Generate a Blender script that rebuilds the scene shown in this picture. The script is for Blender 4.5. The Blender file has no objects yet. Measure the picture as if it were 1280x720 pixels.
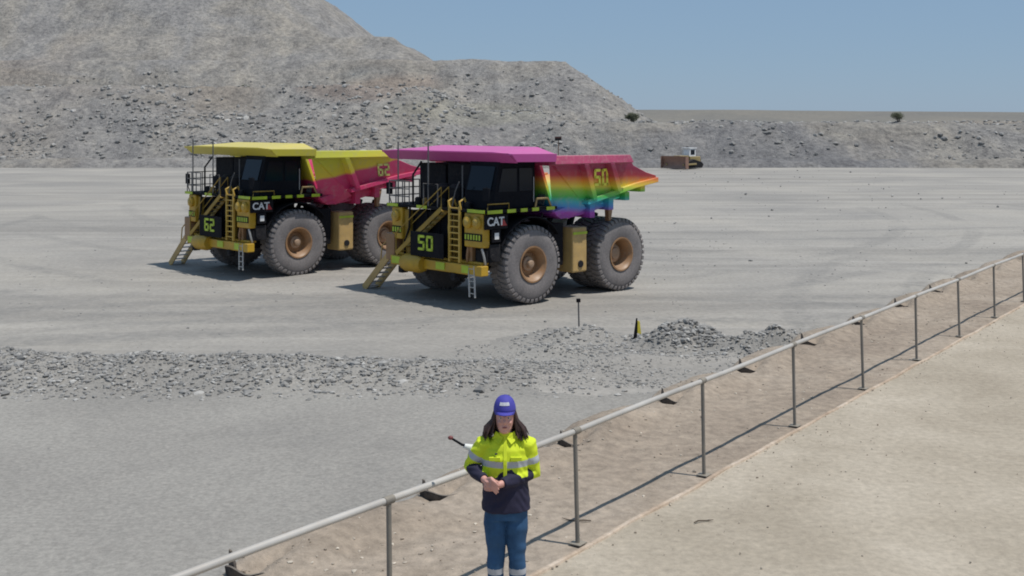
import bpy, bmesh, math, random
import numpy as np
from mathutils import Vector, Matrix, Euler
random.seed(7)
rng = np.random.default_rng(11)
R = math.radians
scene = bpy.context.scene
COL = scene.collection
PI = math.pi

# ------------------------------------------------------------------ helpers
def tag(o, label=None, cat=None, group=None, kind=None):
    if label: o['label'] = label
    if cat: o['category'] = cat
    if group: o['group'] = group
    if kind: o['kind'] = kind
    return o

def empty(name, loc=(0, 0, 0), rz=0.0, parent=None):
    o = bpy.data.objects.new(name, None)
    COL.objects.link(o)
    o.location = loc
    o.rotation_euler = (0, 0, rz)
    if parent: o.parent = parent
    return o

class MB:
    """collects boxes, bars, tubes and prisms into one mesh"""
    def __init__(s): s.v = []; s.f = []; s.mi = []; s.cur = 0
    def add(s, vs, fs):
        n = len(s.v)
        s.v += [tuple(v) for v in vs]
        s.f += [tuple(i + n for i in f) for f in fs]
        s.mi += [s.cur] * len(fs)
        return s
    def box(s, x0, x1, y0, y1, z0, z1, m=None):
        vs = [Vector((x, y, z)) for x in (x0, x1) for y in (y0, y1) for z in (z0, z1)]
        if m is not None: vs = [m @ v for v in vs]
        return s.add(vs, [(0, 1, 3, 2), (4, 6, 7, 5), (0, 4, 5, 1), (2, 3, 7, 6), (0, 2, 6, 4), (1, 5, 7, 3)])
    def bar(s, p, q, w, h, up=(0, 0, 1)):
        p = Vector(p); q = Vector(q); d = (q - p).normalized(); up = Vector(up)
        if abs(d.dot(up)) > .98: up = Vector((1, 0, 0))
        a = d.cross(up).normalized(); b = a.cross(d).normalized()
        vs = []
        for c in (p, q):
            for i, j in ((-1, -1), (1, -1), (1, 1), (-1, 1)):
                vs.append(c + a * (i * w / 2) + b * (j * h / 2))
        return s.add(vs, [(3, 2, 1, 0), (4, 5, 6, 7), (0, 1, 5, 4), (1, 2, 6, 5), (2, 3, 7, 6), (3, 0, 4, 7)])
    def tube(s, p, q, r, r2=None, n=12, cap=True):
        p = Vector(p); q = Vector(q); d = (q - p).normalized()
        up = Vector((0, 0, 1)) if abs(d.z) < .95 else Vector((1, 0, 0))
        a = d.cross(up).normalized(); b = a.cross(d)
        r2 = r if r2 is None else r2
        vs = []
        for c, rr in ((p, r), (q, r2)):
            for k in range(n):
                t = 2 * PI * k / n
                vs.append(c + a * (rr * math.cos(t)) + b * (rr * math.sin(t)))
        fs = [(k, (k + 1) % n, n + (k + 1) % n, n + k) for k in range(n)]
        if cap: fs += [tuple(range(n - 1, -1, -1)), tuple(range(n, 2 * n))]
        return s.add(vs, fs)
    def path(s, pts, r, n=10):
        """tube along several points, with mitred joints; r number or list"""
        P = [Vector(p) for p in pts]; rs = r if isinstance(r, (list, tuple)) else [r] * len(P)
        prev = None; vs = []
        for i, p in enumerate(P):
            d = (P[min(i + 1, len(P) - 1)] - P[max(i - 1, 0)]).normalized()
            if prev is None:
                up = Vector((0, 0, 1)) if abs(d.z) < .9 else Vector((1, 0, 0))
                a = d.cross(up).normalized()
            else:
                a = (prev - d * prev.dot(d)).normalized()
            prev = a; b = a.cross(d)
            for k in range(n):
                t = 2 * PI * k / n
                vs.append(p + a * (rs[i] * math.cos(t)) + b * (rs[i] * math.sin(t)))
        fs = []
        for i in range(len(P) - 1):
            for k in range(n):
                fs.append((i * n + k, i * n + (k + 1) % n, (i + 1) * n + (k + 1) % n, (i + 1) * n + k))
        fs += [tuple(range(n - 1, -1, -1)), tuple(range((len(P) - 1) * n, len(P) * n))]
        return s.add(vs, fs)
    def prism(s, poly, a0, a1, axis='y'):
        """poly in (x,z) extruded over y, or (y,z) over x, or (x,y) over z"""
        n = len(poly)
        def mk(u, v, a):
            return (u, a, v) if axis == 'y' else ((a, u, v) if axis == 'x' else (u, v, a))
        vs = [mk(u, v, a0) for u, v in poly] + [mk(u, v, a1) for u, v in poly]
        fs = [tuple(range(n)), tuple(range(2 * n - 1, n - 1, -1))]
        fs += [(k, n + k, n + (k + 1) % n, (k + 1) % n) for k in range(n)]
        return s.add(vs, fs)
    def lathe(s, prof, n=48, axis='y', c=(0, 0, 0)):
        """prof: list of (a, r) a along axis"""
        m = len(prof); vs = []
        for k in range(n):
            t = 2 * PI * k / n
            for a, r in prof:
                if axis == 'y': vs.append((c[0] + r * math.cos(t), c[1] + a, c[2] + r * math.sin(t)))
                elif axis == 'z': vs.append((c[0] + r * math.cos(t), c[1] + r * math.sin(t), c[2] + a))
                else: vs.append((c[0] + a, c[1] + r * math.cos(t), c[2] + r * math.sin(t)))
        fs = []
        for k in range(n):
            k2 = (k + 1) % n
            for i in range(m - 1):
                fs.append((k * m + i, k * m + i + 1, k2 * m + i + 1, k2 * m + i))
        return s.add(vs, fs)
    def build(s, name, mats, parent=None, smooth=None, bevel=0.0, loc=None):
        me = bpy.data.meshes.new(name)
        me.from_pydata(s.v, [], s.f)
        if not isinstance(mats, (list, tuple)): mats = [mats]
        for m in mats: me.materials.append(m)
        if len(mats) > 1: me.polygons.foreach_set('material_index', s.mi)
        bm = bmesh.new(); bm.from_mesh(me)
        bmesh.ops.recalc_face_normals(bm, faces=bm.faces)
        bm.to_mesh(me); bm.free()
        if smooth is not None:
            me.polygons.foreach_set('use_smooth', [True] * len(me.polygons))
            me.set_sharp_from_angle(angle=R(smooth))
        o = bpy.data.objects.new(name, me)
        COL.objects.link(o)
        if parent: o.parent = parent
        if loc: o.location = loc
        if bevel > 0:
            md = o.modifiers.new('bevel', 'BEVEL'); md.width = bevel; md.segments = 2
            md.limit_method = 'ANGLE'; md.angle_limit = R(40)
        return o

# ------------------------------------------------------------------ materials
def newmat(name):
    m = bpy.data.materials.new(name); m.use_nodes = True
    nt = m.node_tree; nt.nodes.clear()
    out = nt.nodes.new('ShaderNodeOutputMaterial'); b = nt.nodes.new('ShaderNodeBsdfPrincipled')
    nt.links.new(b.outputs[0], out.inputs[0])
    return m, nt, b

def N(nt, typ, **kw):
    n = nt.nodes.new(typ)
    for k, v in kw.items():
        if k.startswith('i_'): n.inputs[k[2:].replace('_', ' ')].default_value = v
        else: setattr(n, k, v)
    return n

def noise(nt, vec, scale, detail=4, rough=.55, dist=0):
    n = N(nt, 'ShaderNodeTexNoise'); n.inputs['Scale'].default_value = scale
    n.inputs['Detail'].default_value = detail; n.inputs['Roughness'].default_value = rough
    n.inputs['Distortion'].default_value = dist
    nt.links.new(vec, n.inputs['Vector']); return n.outputs['Fac']

def ramp(nt, fac, stops, interp='LINEAR'):
    n = N(nt, 'ShaderNodeValToRGB'); cr = n.color_ramp; cr.interpolation = interp
    while len(cr.elements) < len(stops): cr.elements.new(.5)
    for e, (p, c) in zip(cr.elements, stops):
        e.position = p; e.color = (*c, 1) if len(c) == 3 else c
    nt.links.new(fac, n.inputs[0]); return n.outputs[0]

def mix(nt, fac, a, b, blend='MIX'):
    n = N(nt, 'ShaderNodeMix'); n.data_type = 'RGBA'; n.blend_type = blend
    for sock, v in ((n.inputs[0], fac), (n.inputs[6], a), (n.inputs[7], b)):
        if isinstance(v, (int, float)): sock.default_value = v
        elif isinstance(v, tuple): sock.default_value = (*v, 1) if len(v) == 3 else v
        else: nt.links.new(v, sock)
    return n.outputs[2]

def coords(nt, kind='Object', scale=(1, 1, 1), rot=(0, 0, 0)):
    tc = N(nt, 'ShaderNodeTexCoord'); mp = N(nt, 'ShaderNodeMapping')
    mp.inputs['Scale'].default_value = scale; mp.inputs['Rotation'].default_value = rot
    nt.links.new(tc.outputs[kind], mp.inputs[0]); return mp.outputs[0]

def bump(nt, b, h, strength=.3, dist=.02):
    n = N(nt, 'ShaderNodeBump'); n.inputs['Strength'].default_value = strength
    n.inputs['Distance'].default_value = dist
    nt.links.new(h, n.inputs['Height']); nt.links.new(n.outputs[0], b.inputs['Normal'])

DUST = (.26, .215, .17)
def paint(name, col, rough=.5, dust=.25, metal=0.0, var=.25, scale=1.2, dustcol=DUST, bumps=.0):
    m, nt, b = newmat(name); v = coords(nt)
    n1 = noise(nt, v, scale, 6, .6); n2 = noise(nt, v, scale * 7, 4, .6)
    c0 = ramp(nt, n1, [(.3, tuple(c * (1 - var) for c in col)), (.7, tuple(min(1, c * (1 + var * .6)) for c in col))])
    f = ramp(nt, n2, [(.45, (0, 0, 0)), (.75, (dust,) * 3)])
    g = N(nt, 'ShaderNodeNewGeometry'); sep = N(nt, 'ShaderNodeSeparateXYZ'); nt.links.new(g.outputs['Normal'], sep.inputs[0])
    up = ramp(nt, sep.outputs[2], [(.3, (0, 0, 0)), (1, (min(.8, dust * 1.1),) * 3)])
    ad = mix(nt, 1.0, f, up, 'ADD')
    c = mix(nt, ad, c0, dustcol)
    nt.links.new(c, b.inputs['Base Color'])
    b.inputs['Roughness'].default_value = rough; b.inputs['Metallic'].default_value = metal
    if bumps: bump(nt, b, n2, bumps, .01)
    if max(col) < .03: b.inputs['Specular IOR Level'].default_value = .10; b.inputs['Roughness'].default_value = .75
    return m

M = {}
M['yellow'] = paint('yellow_paint', (.52, .31, .02), .45, .15)
M['ladder_yellow'] = paint('ladder_yellow', (.55, .35, .06), .5, .2)
M['yellow_tan'] = paint('faded_yellow_paint', (.52, .34, .12), .55, .3)
M['hivis'] = paint('reflective_lime', (.45, .58, .03), .4, .15)
M['black'] = paint('black_paint', (.012, .012, .015), .5, .04)
M['dark'] = paint('dark_steel', (.020, .020, .023), .5, .08)
M['cabblack'] = paint('cab_dark', (.009, .010, .014), .45, .02)  # cab colour taken near black to carry the shade under the canopy
M['shaded_dirty_yellow'] = paint('shaded_grimy_yellow', (.34, .21, .02), .55, .2)  # the yellow darkened for the shaded truck front, plus some grime
M['rail_dark'] = paint('dusty_grey_rail', (.10, .10, .105), .5, .25)
M['silver'] = paint('bare_aluminium', (.45, .45, .44), .35, .2, .3)
M['white'] = paint('white_paint', (.75, .75, .74), .4, .15)
M['rim'] = paint('rim_paint', (.30, .16, .07), .5, .45, dustcol=(.30, .22, .16))
M['hub'] = paint('hub_paint', (.42, .28, .18), .55, .4)
M['tyre'] = paint('dusty_rubber', (.18, .165, .162), .9, .7, var=.25, scale=1.6, dustcol=(.27, .24, .228), bumps=.3)
M['lens'] = paint('lamp_lens', (.50, .34, .07), .15, .05)
M['red'] = paint('red_paint', (.4, .03, .03), .5, .2)
M['cloth_white'] = paint('white_plastic', (.7, .7, .68), .5, .05)

m, nt, b = newmat('dark_glass'); b.inputs['Base Color'].default_value = (.008, .014, .022, 1)
b.inputs['Roughness'].default_value = .12; b.inputs['Specular IOR Level'].default_value = .22; M['glass'] = m

def rainbow(name, stops, tilt=0.0, tiltz=1.0, z0=3.5, z1=6.8, warp=.25, dust=1.0):
    m, nt, b = newmat(name); tc = N(nt, 'ShaderNodeTexCoord'); sep = N(nt, 'ShaderNodeSeparateXYZ')
    nt.links.new(tc.outputs['Object'], sep.inputs[0])
    nz = noise(nt, tc.outputs['Object'], .5, 2)
    def ma(op, a, bb):
        n = N(nt, 'ShaderNodeMath', operation=op)
        for s, v in ((n.inputs[0], a), (n.inputs[1], bb)):
            if isinstance(v, (int, float)): s.default_value = v
            else: nt.links.new(v, s)
        return n.outputs[0]
    h = ma('ADD', ma('MULTIPLY', sep.outputs[2], tiltz), ma('MULTIPLY', sep.outputs[0], tilt))
    h = ma('ADD', h, ma('MULTIPLY', ma('SUBTRACT', nz, .5), warp))
    t = ma('DIVIDE', ma('SUBTRACT', h, z0), z1 - z0)
    c = ramp(nt, t, stops)
    d = noise(nt, tc.outputs['Object'], 3.5, 6, .65)
    df = ramp(nt, d, [(.5, (.04, .04, .04)), (.8, (.4 * dust,) * 3)])
    g = N(nt, 'ShaderNodeNewGeometry'); s2 = N(nt, 'ShaderNodeSeparateXYZ'); nt.links.new(g.outputs['Normal'], s2.inputs[0])
    up = ramp(nt, s2.outputs[2], [(.1, (0, 0, 0)), (.8, (.22 * dust,) * 3)])
    c = mix(nt, mix(nt, 1.0, df, up, 'ADD'), c, (.42, .33, .30))
    nt.links.new(c, b.inputs['Base Color']); b.inputs['Roughness'].default_value = .5
    b.inputs['Coat Weight'].default_value = .05; b.inputs['Coat Roughness'].default_value = .25
    return m

def zt(z, z0=3.5, z1=6.8): return (z - z0) / (z1 - z0)
M['rainbow'] = rainbow('rainbow_livery', [
    (zt(3.6), (.20, .025, .22)), (zt(3.95), (.38, .05, .42)), (zt(4.22), (.05, .25, .62)), (zt(4.48), (.03, .42, .50)),
    (zt(4.72), (.05, .46, .08)), (zt(5.0), (.26, .56, .05)), (zt(5.22), (.82, .64, .05)), (zt(5.5), (.80, .27, .04)),
    (zt(5.7), (.52, .035, .05)), (zt(6.0), (.36, .015, .07)), (zt(6.5), (.42, .04, .14)), (zt(6.62), (.60, .13, .45))], tilt=-.035)  # crimson stops darkened to deepen the shadow below the top rail
M['railpink'] = paint('dusty_crimson', (.47, .07, .15), .5, .5, dustcol=(.50, .28, .28))
M['canopy'] = rainbow('magenta_livery', [(0, (.46, .035, .22)), (.5, (.52, .055, .28)), (1, (.56, .08, .33))], warp=1.2, dust=.45)
M['inner_tray'] = paint('worn_tray_steel', (.30, .20, .21), .6, .5)
M['livery_two'] = rainbow('red_and_yellow_livery', [
    (0.0, (.46, .015, .09)), (.45, (.62, .025, .13)), (.60, (.66, .035, .15)), (.635, (.78, .58, .03)), (.85, (.62, .60, .04)), (1.0, (.5, .5, .05))],
    tilt=.2, tiltz=1.0, z0=2.2, z1=6.4, warp=.5)
M['canopy_two'] = rainbow('yellow_green_livery', [(0, (.16, .40, .08)), (.5, (.60, .55, .05)), (1, (.65, .55, .05))], warp=1.2)

# grounds
def ground_mat(name, base, dark, light, fine=6.0, streak=None, bumpd=.03, sp=.5, big=.05, tracks=False):
    m, nt, b = newmat(name); v = coords(nt)
    a = noise(nt, v, big, 5, .6, .4)
    c = ramp(nt, a, [(.32, dark), (.5, base), (.68, light)])
    if streak:
        vs = coords(nt, 'Object', streak[0], streak[1])
        s = noise(nt, vs, 1.0, 4, .6, .2)
        c = mix(nt, ramp(nt, s, [(.46, (0, 0, 0)), (.64, (.6, .6, .6))]), c, streak[2])
        vs2 = coords(nt, 'Object', tuple(x * 2.7 for x in streak[0]), streak[1])
        s2 = noise(nt, vs2, 1.3, 3, .6, .3)
        c = mix(nt, ramp(nt, s2, [(.5, (0, 0, 0)), (.72, (.45, .45, .45))]), c, tuple(x * 1.3 for x in base))
    if tracks:
        at = N(nt, 'ShaderNodeAttribute'); at.attribute_name = 'track'
        n5 = noise(nt, v, 1.6, 3, .6)
        tf_ = mix(nt, 1.0, at.outputs['Color'], ramp(nt, n5, [(.35, (.25, .25, .25)), (.6, (.75, .75, .75))]), 'MULTIPLY')
        c = mix(nt, tf_, c, (.215, .205, .19))
    f1 = noise(nt, v, fine, 5, .7)
    c = mix(nt, sp, c, ramp(nt, f1, [(.3, (.45, .45, .45)), (.55, (1, 1, 1)), (.75, (1.45, 1.42, 1.38))]), 'MULTIPLY')
    nt.links.new(c, b.inputs['Base Color']); b.inputs['Roughness'].default_value = .95
    b.inputs['Specular IOR Level'].default_value = .2
    h = noise(nt, v, fine * 1.5, 6, .7); bump(nt, b, h, .6, bumpd)
    return m
M['yard'] = ground_mat('yard_dust', (.325, .303, .272), (.265, .25, .23), (.385, .355, .31), 5.0,
                       ((.012, .16, 1), (0, 0, R(-4)), (.225, .21, .19)), .02, .35, .06, tracks=True)
M['yard_near'] = M['yard']
M['road'] = ground_mat('gravel_road', (.278, .261, .236), (.235, .222, .203), (.312, .294, .265), 9.0, None, .02, .5, .12)
M['bench'] = ground_mat('bench_earth', (.33, .268, .208), (.265, .212, .165), (.385, .32, .255), 7.0, None, .05, .6, .35)
M['walk'] = ground_mat('sandy_path', (.39, .335, .262), (.33, .28, .215), (.45, .39, .31), 11.0, None, .012, .4, .5)
M['kerb'] = ground_mat('kerb_concrete', (.46, .36, .27), (.36, .27, .2), (.55, .46, .37), 14.0, None, .006, .5, 1.5)
M['stone'] = ground_mat('grey_stone', (.29, .28, .265), (.20, .195, .19), (.42, .41, .385), 3.0, None, .02, .4, 2.2)
M['brownstone'] = ground_mat('tan_stone', (.34, .29, .23), (.22, .18, .14), (.45, .40, .34), 3.0, None, .02, .4, .9)

def stone_mat(name, dark, light):
    m, nt, b = newmat(name); v = coords(nt); g = N(nt, 'ShaderNodeNewGeometry')
    c = ramp(nt, g.outputs['Random Per Island'], [(0, dark), (.5, tuple((x + y) / 2 for x, y in zip(dark, light))), (.85, light), (1, tuple(x * 1.35 for x in light))])
    c = mix(nt, .5, c, ramp(nt, noise(nt, v, 9, 4), [(.3, (.7, .7, .7)), (.7, (1.2, 1.2, 1.2))]), 'MULTIPLY')
    nt.links.new(c, b.inputs['Base Color']); b.inputs['Roughness'].default_value = .95; return m
M['stone'] = stone_mat('grey_stone', (.17, .165, .158), (.33, .317, .296))
M['brownstone'] = stone_mat('tan_stone', (.22, .17, .13), (.48, .42, .34))
def hill_mat():
    m, nt, b = newmat('spoil_rock'); v = coords(nt)
    a = noise(nt, v, .022, 5, .6, .8); a2 = noise(nt, v, .011, 3, .5, .5)
    c = ramp(nt, a, [(.3, (.225, .215, .21)), (.45, (.275, .263, .25)), (.58, (.29, .268, .238)), (.72, (.24, .235, .224))])
    c = mix(nt, ramp(nt, a2, [(.56, (0, 0, 0)), (.68, (.3, .3, .3))]), c, (.30, .24, .19))
    sep = N(nt, 'ShaderNodeSeparateXYZ'); nt.links.new(v, sep.inputs[0])
    def ma(op, *ar):
        n = N(nt, 'ShaderNodeMath', operation=op)
        for s_, q in zip(n.inputs, ar):
            if isinstance(q, (int, float)): s_.default_value = q
            else: nt.links.new(q, s_)
        return n.outputs[0]
    def patch(cx, cz, rx, rz):
        dx = ma('POWER', ma('ABSOLUTE', ma('DIVIDE', ma('SUBTRACT', sep.outputs[0], cx), rx)), 2.0); dz = ma('POWER', ma('ABSOLUTE', ma('DIVIDE', ma('SUBTRACT', sep.outputs[2], cz), rz)), 2.0)
        d = ma('ADD', ma('ADD', dx, dz), ma('MULTIPLY', ma('SUBTRACT', a, .5), 3.0))
        return ramp(nt, d, [(.45, (1, 1, 1)), (1.0, (0, 0, 0))])
    c = mix(nt, ma('MULTIPLY', patch(-34, 18.5, 17, 6), .45), c, (.30, .225, .175))       # reddish clay spill
    c = mix(nt, ma('MULTIPLY', patch(-10, 11, 22, 3.2), .3), c, (.30, .285, .21))         # dry grass tint
    c = mix(nt, ma('MULTIPLY', patch(45, 2, 38, 7), .8), c, (.205, .20, .20))             # darker grey tip face
    vs = coords(nt, 'Object', (1, 1, .15)); g = noise(nt, vs, .16, 4, .6, .6)
    c = mix(nt, .7, c, ramp(nt, g, [(.3, (.62, .62, .64)), (.5, (1.0, 1.0, 1.0)), (.66, (1.28, 1.25, 1.2))]), 'MULTIPLY')
    f = noise(nt, v, .8, 6, .8)
    c = mix(nt, .75, c, ramp(nt, f, [(.34, (.42, .42, .43)), (.5, (1, 1, 1)), (.66, (1.45, 1.43, 1.38))]), 'MULTIPLY')
    nt.links.new(c, b.inputs['Base Color']); b.inputs['Roughness'].default_value = 1
    b.inputs['Specular IOR Level'].default_value = .1
    h = noise(nt, v, .9, 7, .75); bump(nt, b, h, .9, .9)
    return m
M['hill'] = hill_mat()

# ------------------------------------------------------------------ numpy noise
def vnoise(x, y, seed=0):
    xi = np.floor(x).astype(np.int64); yi = np.floor(y).astype(np.int64)
    fx = x - xi; fy = y - yi; fx = fx * fx * (3 - 2 * fx); fy = fy * fy * (3 - 2 * fy)
    def h(a, b_):
        n = (a * 374761393 + b_ * 668265263 + seed * 1442695041) & 0x7fffffff
        n = ((n ^ (n >> 13)) * 1274126177) & 0x7fffffff
        return ((n ^ (n >> 16)) & 0xffff) / 65535.0
    return (h(xi, yi) * (1 - fx) + h(xi + 1, yi) * fx) * (1 - fy) + (h(xi, yi + 1) * (1 - fx) + h(xi + 1, yi + 1) * fx) * fy
def fbm(x, y, oct=4, seed=0, gain=.5):
    a = 1.0; s = 0; t = 0
    for k in range(oct):
        s = s + a * (vnoise(x * 2 ** k + 17.3 * k, y * 2 ** k + 5.1 * k, seed + k) * 2 - 1); t += a; a *= gain
    return s / t
def gridmesh(name, X, Y, Z, mat, parent=None, smooth=True):
    ny, nx = X.shape
    me = bpy.data.meshes.new(name)
    v = np.stack([X, Y, Z], -1).reshape(-1, 3)
    i = np.arange((ny - 1) * (nx - 1)); r = i // (nx - 1); c = i % (nx - 1); a = r * nx + c
    q = np.stack([a, a + 1, a + nx + 1, a + nx], -1)
    me.vertices.add(len(v)); me.vertices.foreach_set('co', v.ravel())
    me.loops.add(len(q) * 4); me.loops.foreach_set('vertex_index', q.ravel().astype(np.int32))
    me.polygons.add(len(q)); me.polygons.foreach_set('loop_start', (np.arange(len(q)) * 4).astype(np.int32))
    me.polygons.foreach_set('loop_total', np.full(len(q), 4, np.int32))
    me.polygons.foreach_set('use_smooth', np.full(len(q), smooth))
    me.update(calc_edges=True); me.validate()
    me.materials.append(mat)
    o = bpy.data.objects.new(name, me); COL.objects.link(o)
    if parent: o.parent = parent
    return o

# rock scatter: one mesh of many small stones
def icos():
    bm = bmesh.new(); bmesh.ops.create_icosphere(bm, subdivisions=1, radius=1)
    v = np.array([x.co[:] for x in bm.verts]); f = np.array([[y.index for y in x.verts] for x in bm.faces]); bm.free()
    return v, f
IV, IF = icos()
def stones(name, pts, sizes, mat, flat=.65, label=None, cat=None, kind='stuff'):
    pts = np.asarray(pts); sizes = np.asarray(sizes); n = len(pts)
    base = IV[None] * (1 + rng.uniform(-.35, .3, (n, len(IV), 1)))
    sc = rng.uniform(.6, 1.25, (n, 1, 3)); sc[:, :, 2] *= flat
    base = base * sc
    a = rng.uniform(0, 2 * PI, n); ca, sa = np.cos(a)[:, None], np.sin(a)[:, None]
    x = base[:, :, 0] * ca - base[:, :, 1] * sa; y = base[:, :, 0] * sa + base[:, :, 1] * ca
    P = np.stack([x, y, base[:, :, 2]], -1) * sizes[:, None, None] + pts[:, None, :]
    F = IF[None] + (np.arange(n) * len(IV))[:, None, None]
    me = bpy.data.meshes.new(name)
    me.from_pydata(P.reshape(-1, 3).tolist(), [], F.reshape(-1, 3).tolist())
    me.materials.append(mat)
    o = bpy.data.objects.new(name, me); COL.objects.link(o)
    tag(o, label, cat, kind=kind); return o

# ------------------------------------------------------------------ camera
CAMZ = 8.0; F = 1438.0; HY = 155.0
cam = bpy.data.objects.new('camera', bpy.data.cameras.new('camera')); COL.objects.link(cam)
cam.location = (0, 0, CAMZ); cam.rotation_euler = (R(90), 0, 0)
cam.data.sensor_width = 36; cam.data.lens = 36 * F / 1280
cam.data.shift_y = -(360 - HY) / 1280
cam.data.clip_start = .1; cam.data.clip_end = 9000
scene.camera = cam
def ground_pt(px, py, z=0.0):
    Y = F * (CAMZ - z) / (py - HY); return Vector(((px - 640) / F * Y, Y, z))

# ------------------------------------------------------------------ light
SUN_EL = R(69.5)
sx, sy = .95, -.32                       # horizontal direction towards the sun
L = math.hypot(sx, sy); sx /= L; sy /= L
sun_vec = Vector((sx * math.cos(SUN_EL), sy * math.cos(SUN_EL), math.sin(SUN_EL)))
sl = bpy.data.lights.new('sun', 'SUN'); sl.energy = 3.35; sl.angle = R(.55); sl.color = (1, .965, .91)
so = bpy.data.objects.new('sun', sl); COL.objects.link(so)
so.rotation_euler = sun_vec.to_track_quat('Z', 'Y').to_euler(); so.location = (20, -10, 60)
w = bpy.data.worlds.new('World'); scene.world = w; w.use_nodes = True
wn = w.node_tree; bg = wn.nodes['Background']
sky = wn.nodes.new('ShaderNodeTexSky'); sky.sky_type = 'NISHITA'; sky.sun_disc = False
sky.sun_elevation = SUN_EL; sky.sun_rotation = math.atan2(sun_vec.x, sun_vec.y)
sky.altitude = 300; sky.air_density = 1.0; sky.dust_density = .3; sky.ozone_density = 2.2
mxs = wn.nodes.new('ShaderNodeMix'); mxs.data_type = 'RGBA'; mxs.inputs[0].default_value = .72
mxs.inputs[7].default_value = (3.4, 5.25, 7.75, 1)
wn.links.new(sky.outputs[0], mxs.inputs[6]); wn.links.new(mxs.outputs[2], bg.inputs[0]); bg.inputs[1].default_value = .064
scene.view_settings.view_transform = 'Standard'; scene.view_settings.look = 'None'
scene.view_settings.exposure = .18; scene.view_settings.gamma = 1
scene.cycles.pixel_filter_type = 'BLACKMAN_HARRIS'; scene.cycles.filter_width = 1.9
try: scene.view_settings.use_curve_mapping = False
except Exception: pass

# ------------------------------------------------------------------ ground
FD = Vector((.589, .808)).normalized()         # direction along the fence
FN = Vector((-FD.y, FD.x))                     # away from the walkway, towards the yard
FA = ground_pt(720, 677, 4.0)                  # foot of the post right of the man
FA2 = Vector((FA.x, FA.y))
def fl(t, n, z=0.0):
    p = FA2 + FD * t + FN * n; return Vector((p.x, p.y, z))

big = MB(); big.add([(-4000, 12, -.03), (4000, 12, -.03), (4000, 6000, -.03), (-4000, 6000, -.03)], [(0, 1, 2, 3)])
tag(big.build('ground', M['yard']), kind='structure')

def yard_h(X, Y):
    base = .10 * fbm(X * .12, Y * .12, 4, 3) + .03 * fbm(X * 1.1, Y * 1.1, 3, 8) + .06
    # windrow of gravel left of the post
    yc = 36.2 + .9 * fbm(X * .15, X * 0 + 2.0, 2, 21) - .02 * (X + 5)
    wd = 3.1 + .5 * fbm(X * .3, X * 0 + 7.0, 2, 5)
    amp = .62 * np.clip((2.8 - X) / 9, 0, 1) ** .7
    u = np.clip(1 - np.abs(Y - yc) / wd, 0, 1)
    h = amp * (u * u * (3 - 2 * u)) * (1 + .35 * fbm(X * .7, Y * .7, 3, 9))
    h += amp * .22 * u * fbm(X * 3, Y * 3, 3, 31)
    def mound(cx, cy, rx, ry, a, s):
        d = np.sqrt(((X - cx) / rx) ** 2 + ((Y - cy) / ry) ** 2)
        d = d + .25 * fbm(X * .9, Y * .9, 3, s)
        k = np.clip(1 - d, 0, 1); return a * (k * k * (3 - 2 * k)) * (1 + .3 * fbm(X * 2.2, Y * 2.2, 3, s + 1))
    h += mound(2.4, 42.6, 2.3, 1.5, .38, 41) + mound(1.6, 39.6, 2.0, 1.3, .30, 43) + mound(6.3, 41.3, 2.2, 1.5, .85, 47)
    h += mound(9.5, 40.2, 2.8, 1.5, .8, 49) + mound(14.5, 41.5, 3.2, 1.5, .65, 51) + mound(4.3, 38.4, 2.6, 1.2, .2, 53)
    # wheel ruts running past the trucks
    r = np.clip(1 - np.abs(((Y + .05 * X + .4 * fbm(X * .06, Y * 0, 2, 61)) - 45.7)) / .6, 0, 1)
    h += -.05 * r
    return np.maximum(base + h, -.02)
xs = np.arange(-42, 52, .2); ys = np.arange(15, 118, .2)
X, Y = np.meshgrid(xs, ys); Z = yard_h(X, Y)
edge = np.minimum(np.minimum(X + 42, 52 - X), np.minimum(Y - 15, 118 - Y)); Z = Z * np.clip(edge / 6, 0, 1) - .0
yo = gridmesh('yard_ground', X, Y, Z, M['yard']); tag(yo, kind='structure')
yo.data.materials.append(M['road'])
trk = np.zeros_like(X)
for (cx, cy, rad, wdt, st) in ((-1.5, 8.0, 42.5, 2.7, .9), (6, 96, 49, 2.7, .8), (-30, 110, 66, 2.7, .7), (40, 150, 98, 2.7, .7), (18, -62, 112, 2.7, .8), (-12, 150, 101, 2.7, .6), (60, 40, 46, 2.7, .6), (2, 40, 27, 2.7, .5), (25, 130, 62, 2.7, .9), (10, 190, 108, 2.7, .8)):
    d = np.sqrt((X - cx) ** 2 + (Y - cy) ** 2) + .5 * fbm(X * .05, Y * .05, 2, 640)
    for e in (-1, 1):
        u = np.clip(1 - np.abs(d - rad - e * wdt) / .75, 0, 1)
        trk += st * np.minimum(1, u * 2.2) * np.clip(.55 + 1.3 * fbm(X * .12 + cx, Y * .12, 3, 641), 0, 1)
trk = np.clip(trk, 0, 1) * (Y > 37.5)
at = yo.data.color_attributes.new('track', 'FLOAT_COLOR', 'POINT')
tc_ = np.repeat(trk.ravel()[:, None], 4, 1); tc_[:, 3] = 1; at.data.foreach_set('color', tc_.ravel())
xc = X[:-1, :-1] + .1; yc_ = Y[:-1, :-1] + .1
grey = ((np.abs(yc_ - 36.2 + .02 * (xc + 5)) < 3.2 + 1.2 * fbm(xc * .35, yc_ * .35, 4, 611)) & (xc < 1.5 + 3 * fbm(xc * .2, yc_ * .3, 3, 612)))
grey |= ((xc - 2.2) / 2.6) ** 2 + ((yc_ - 41) / 2.6) ** 2 < 1 + .7 * fbm(xc * .5, yc_ * .5, 3, 613)
grey |= ((xc - 11) / 8) ** 2 + ((yc_ - 41) / 1.8) ** 2 < 1 + .7 * fbm(xc * .5, yc_ * .5, 3, 614)
yo.data.polygons.foreach_set('material_index', grey.ravel().astype(np.int32))

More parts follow.
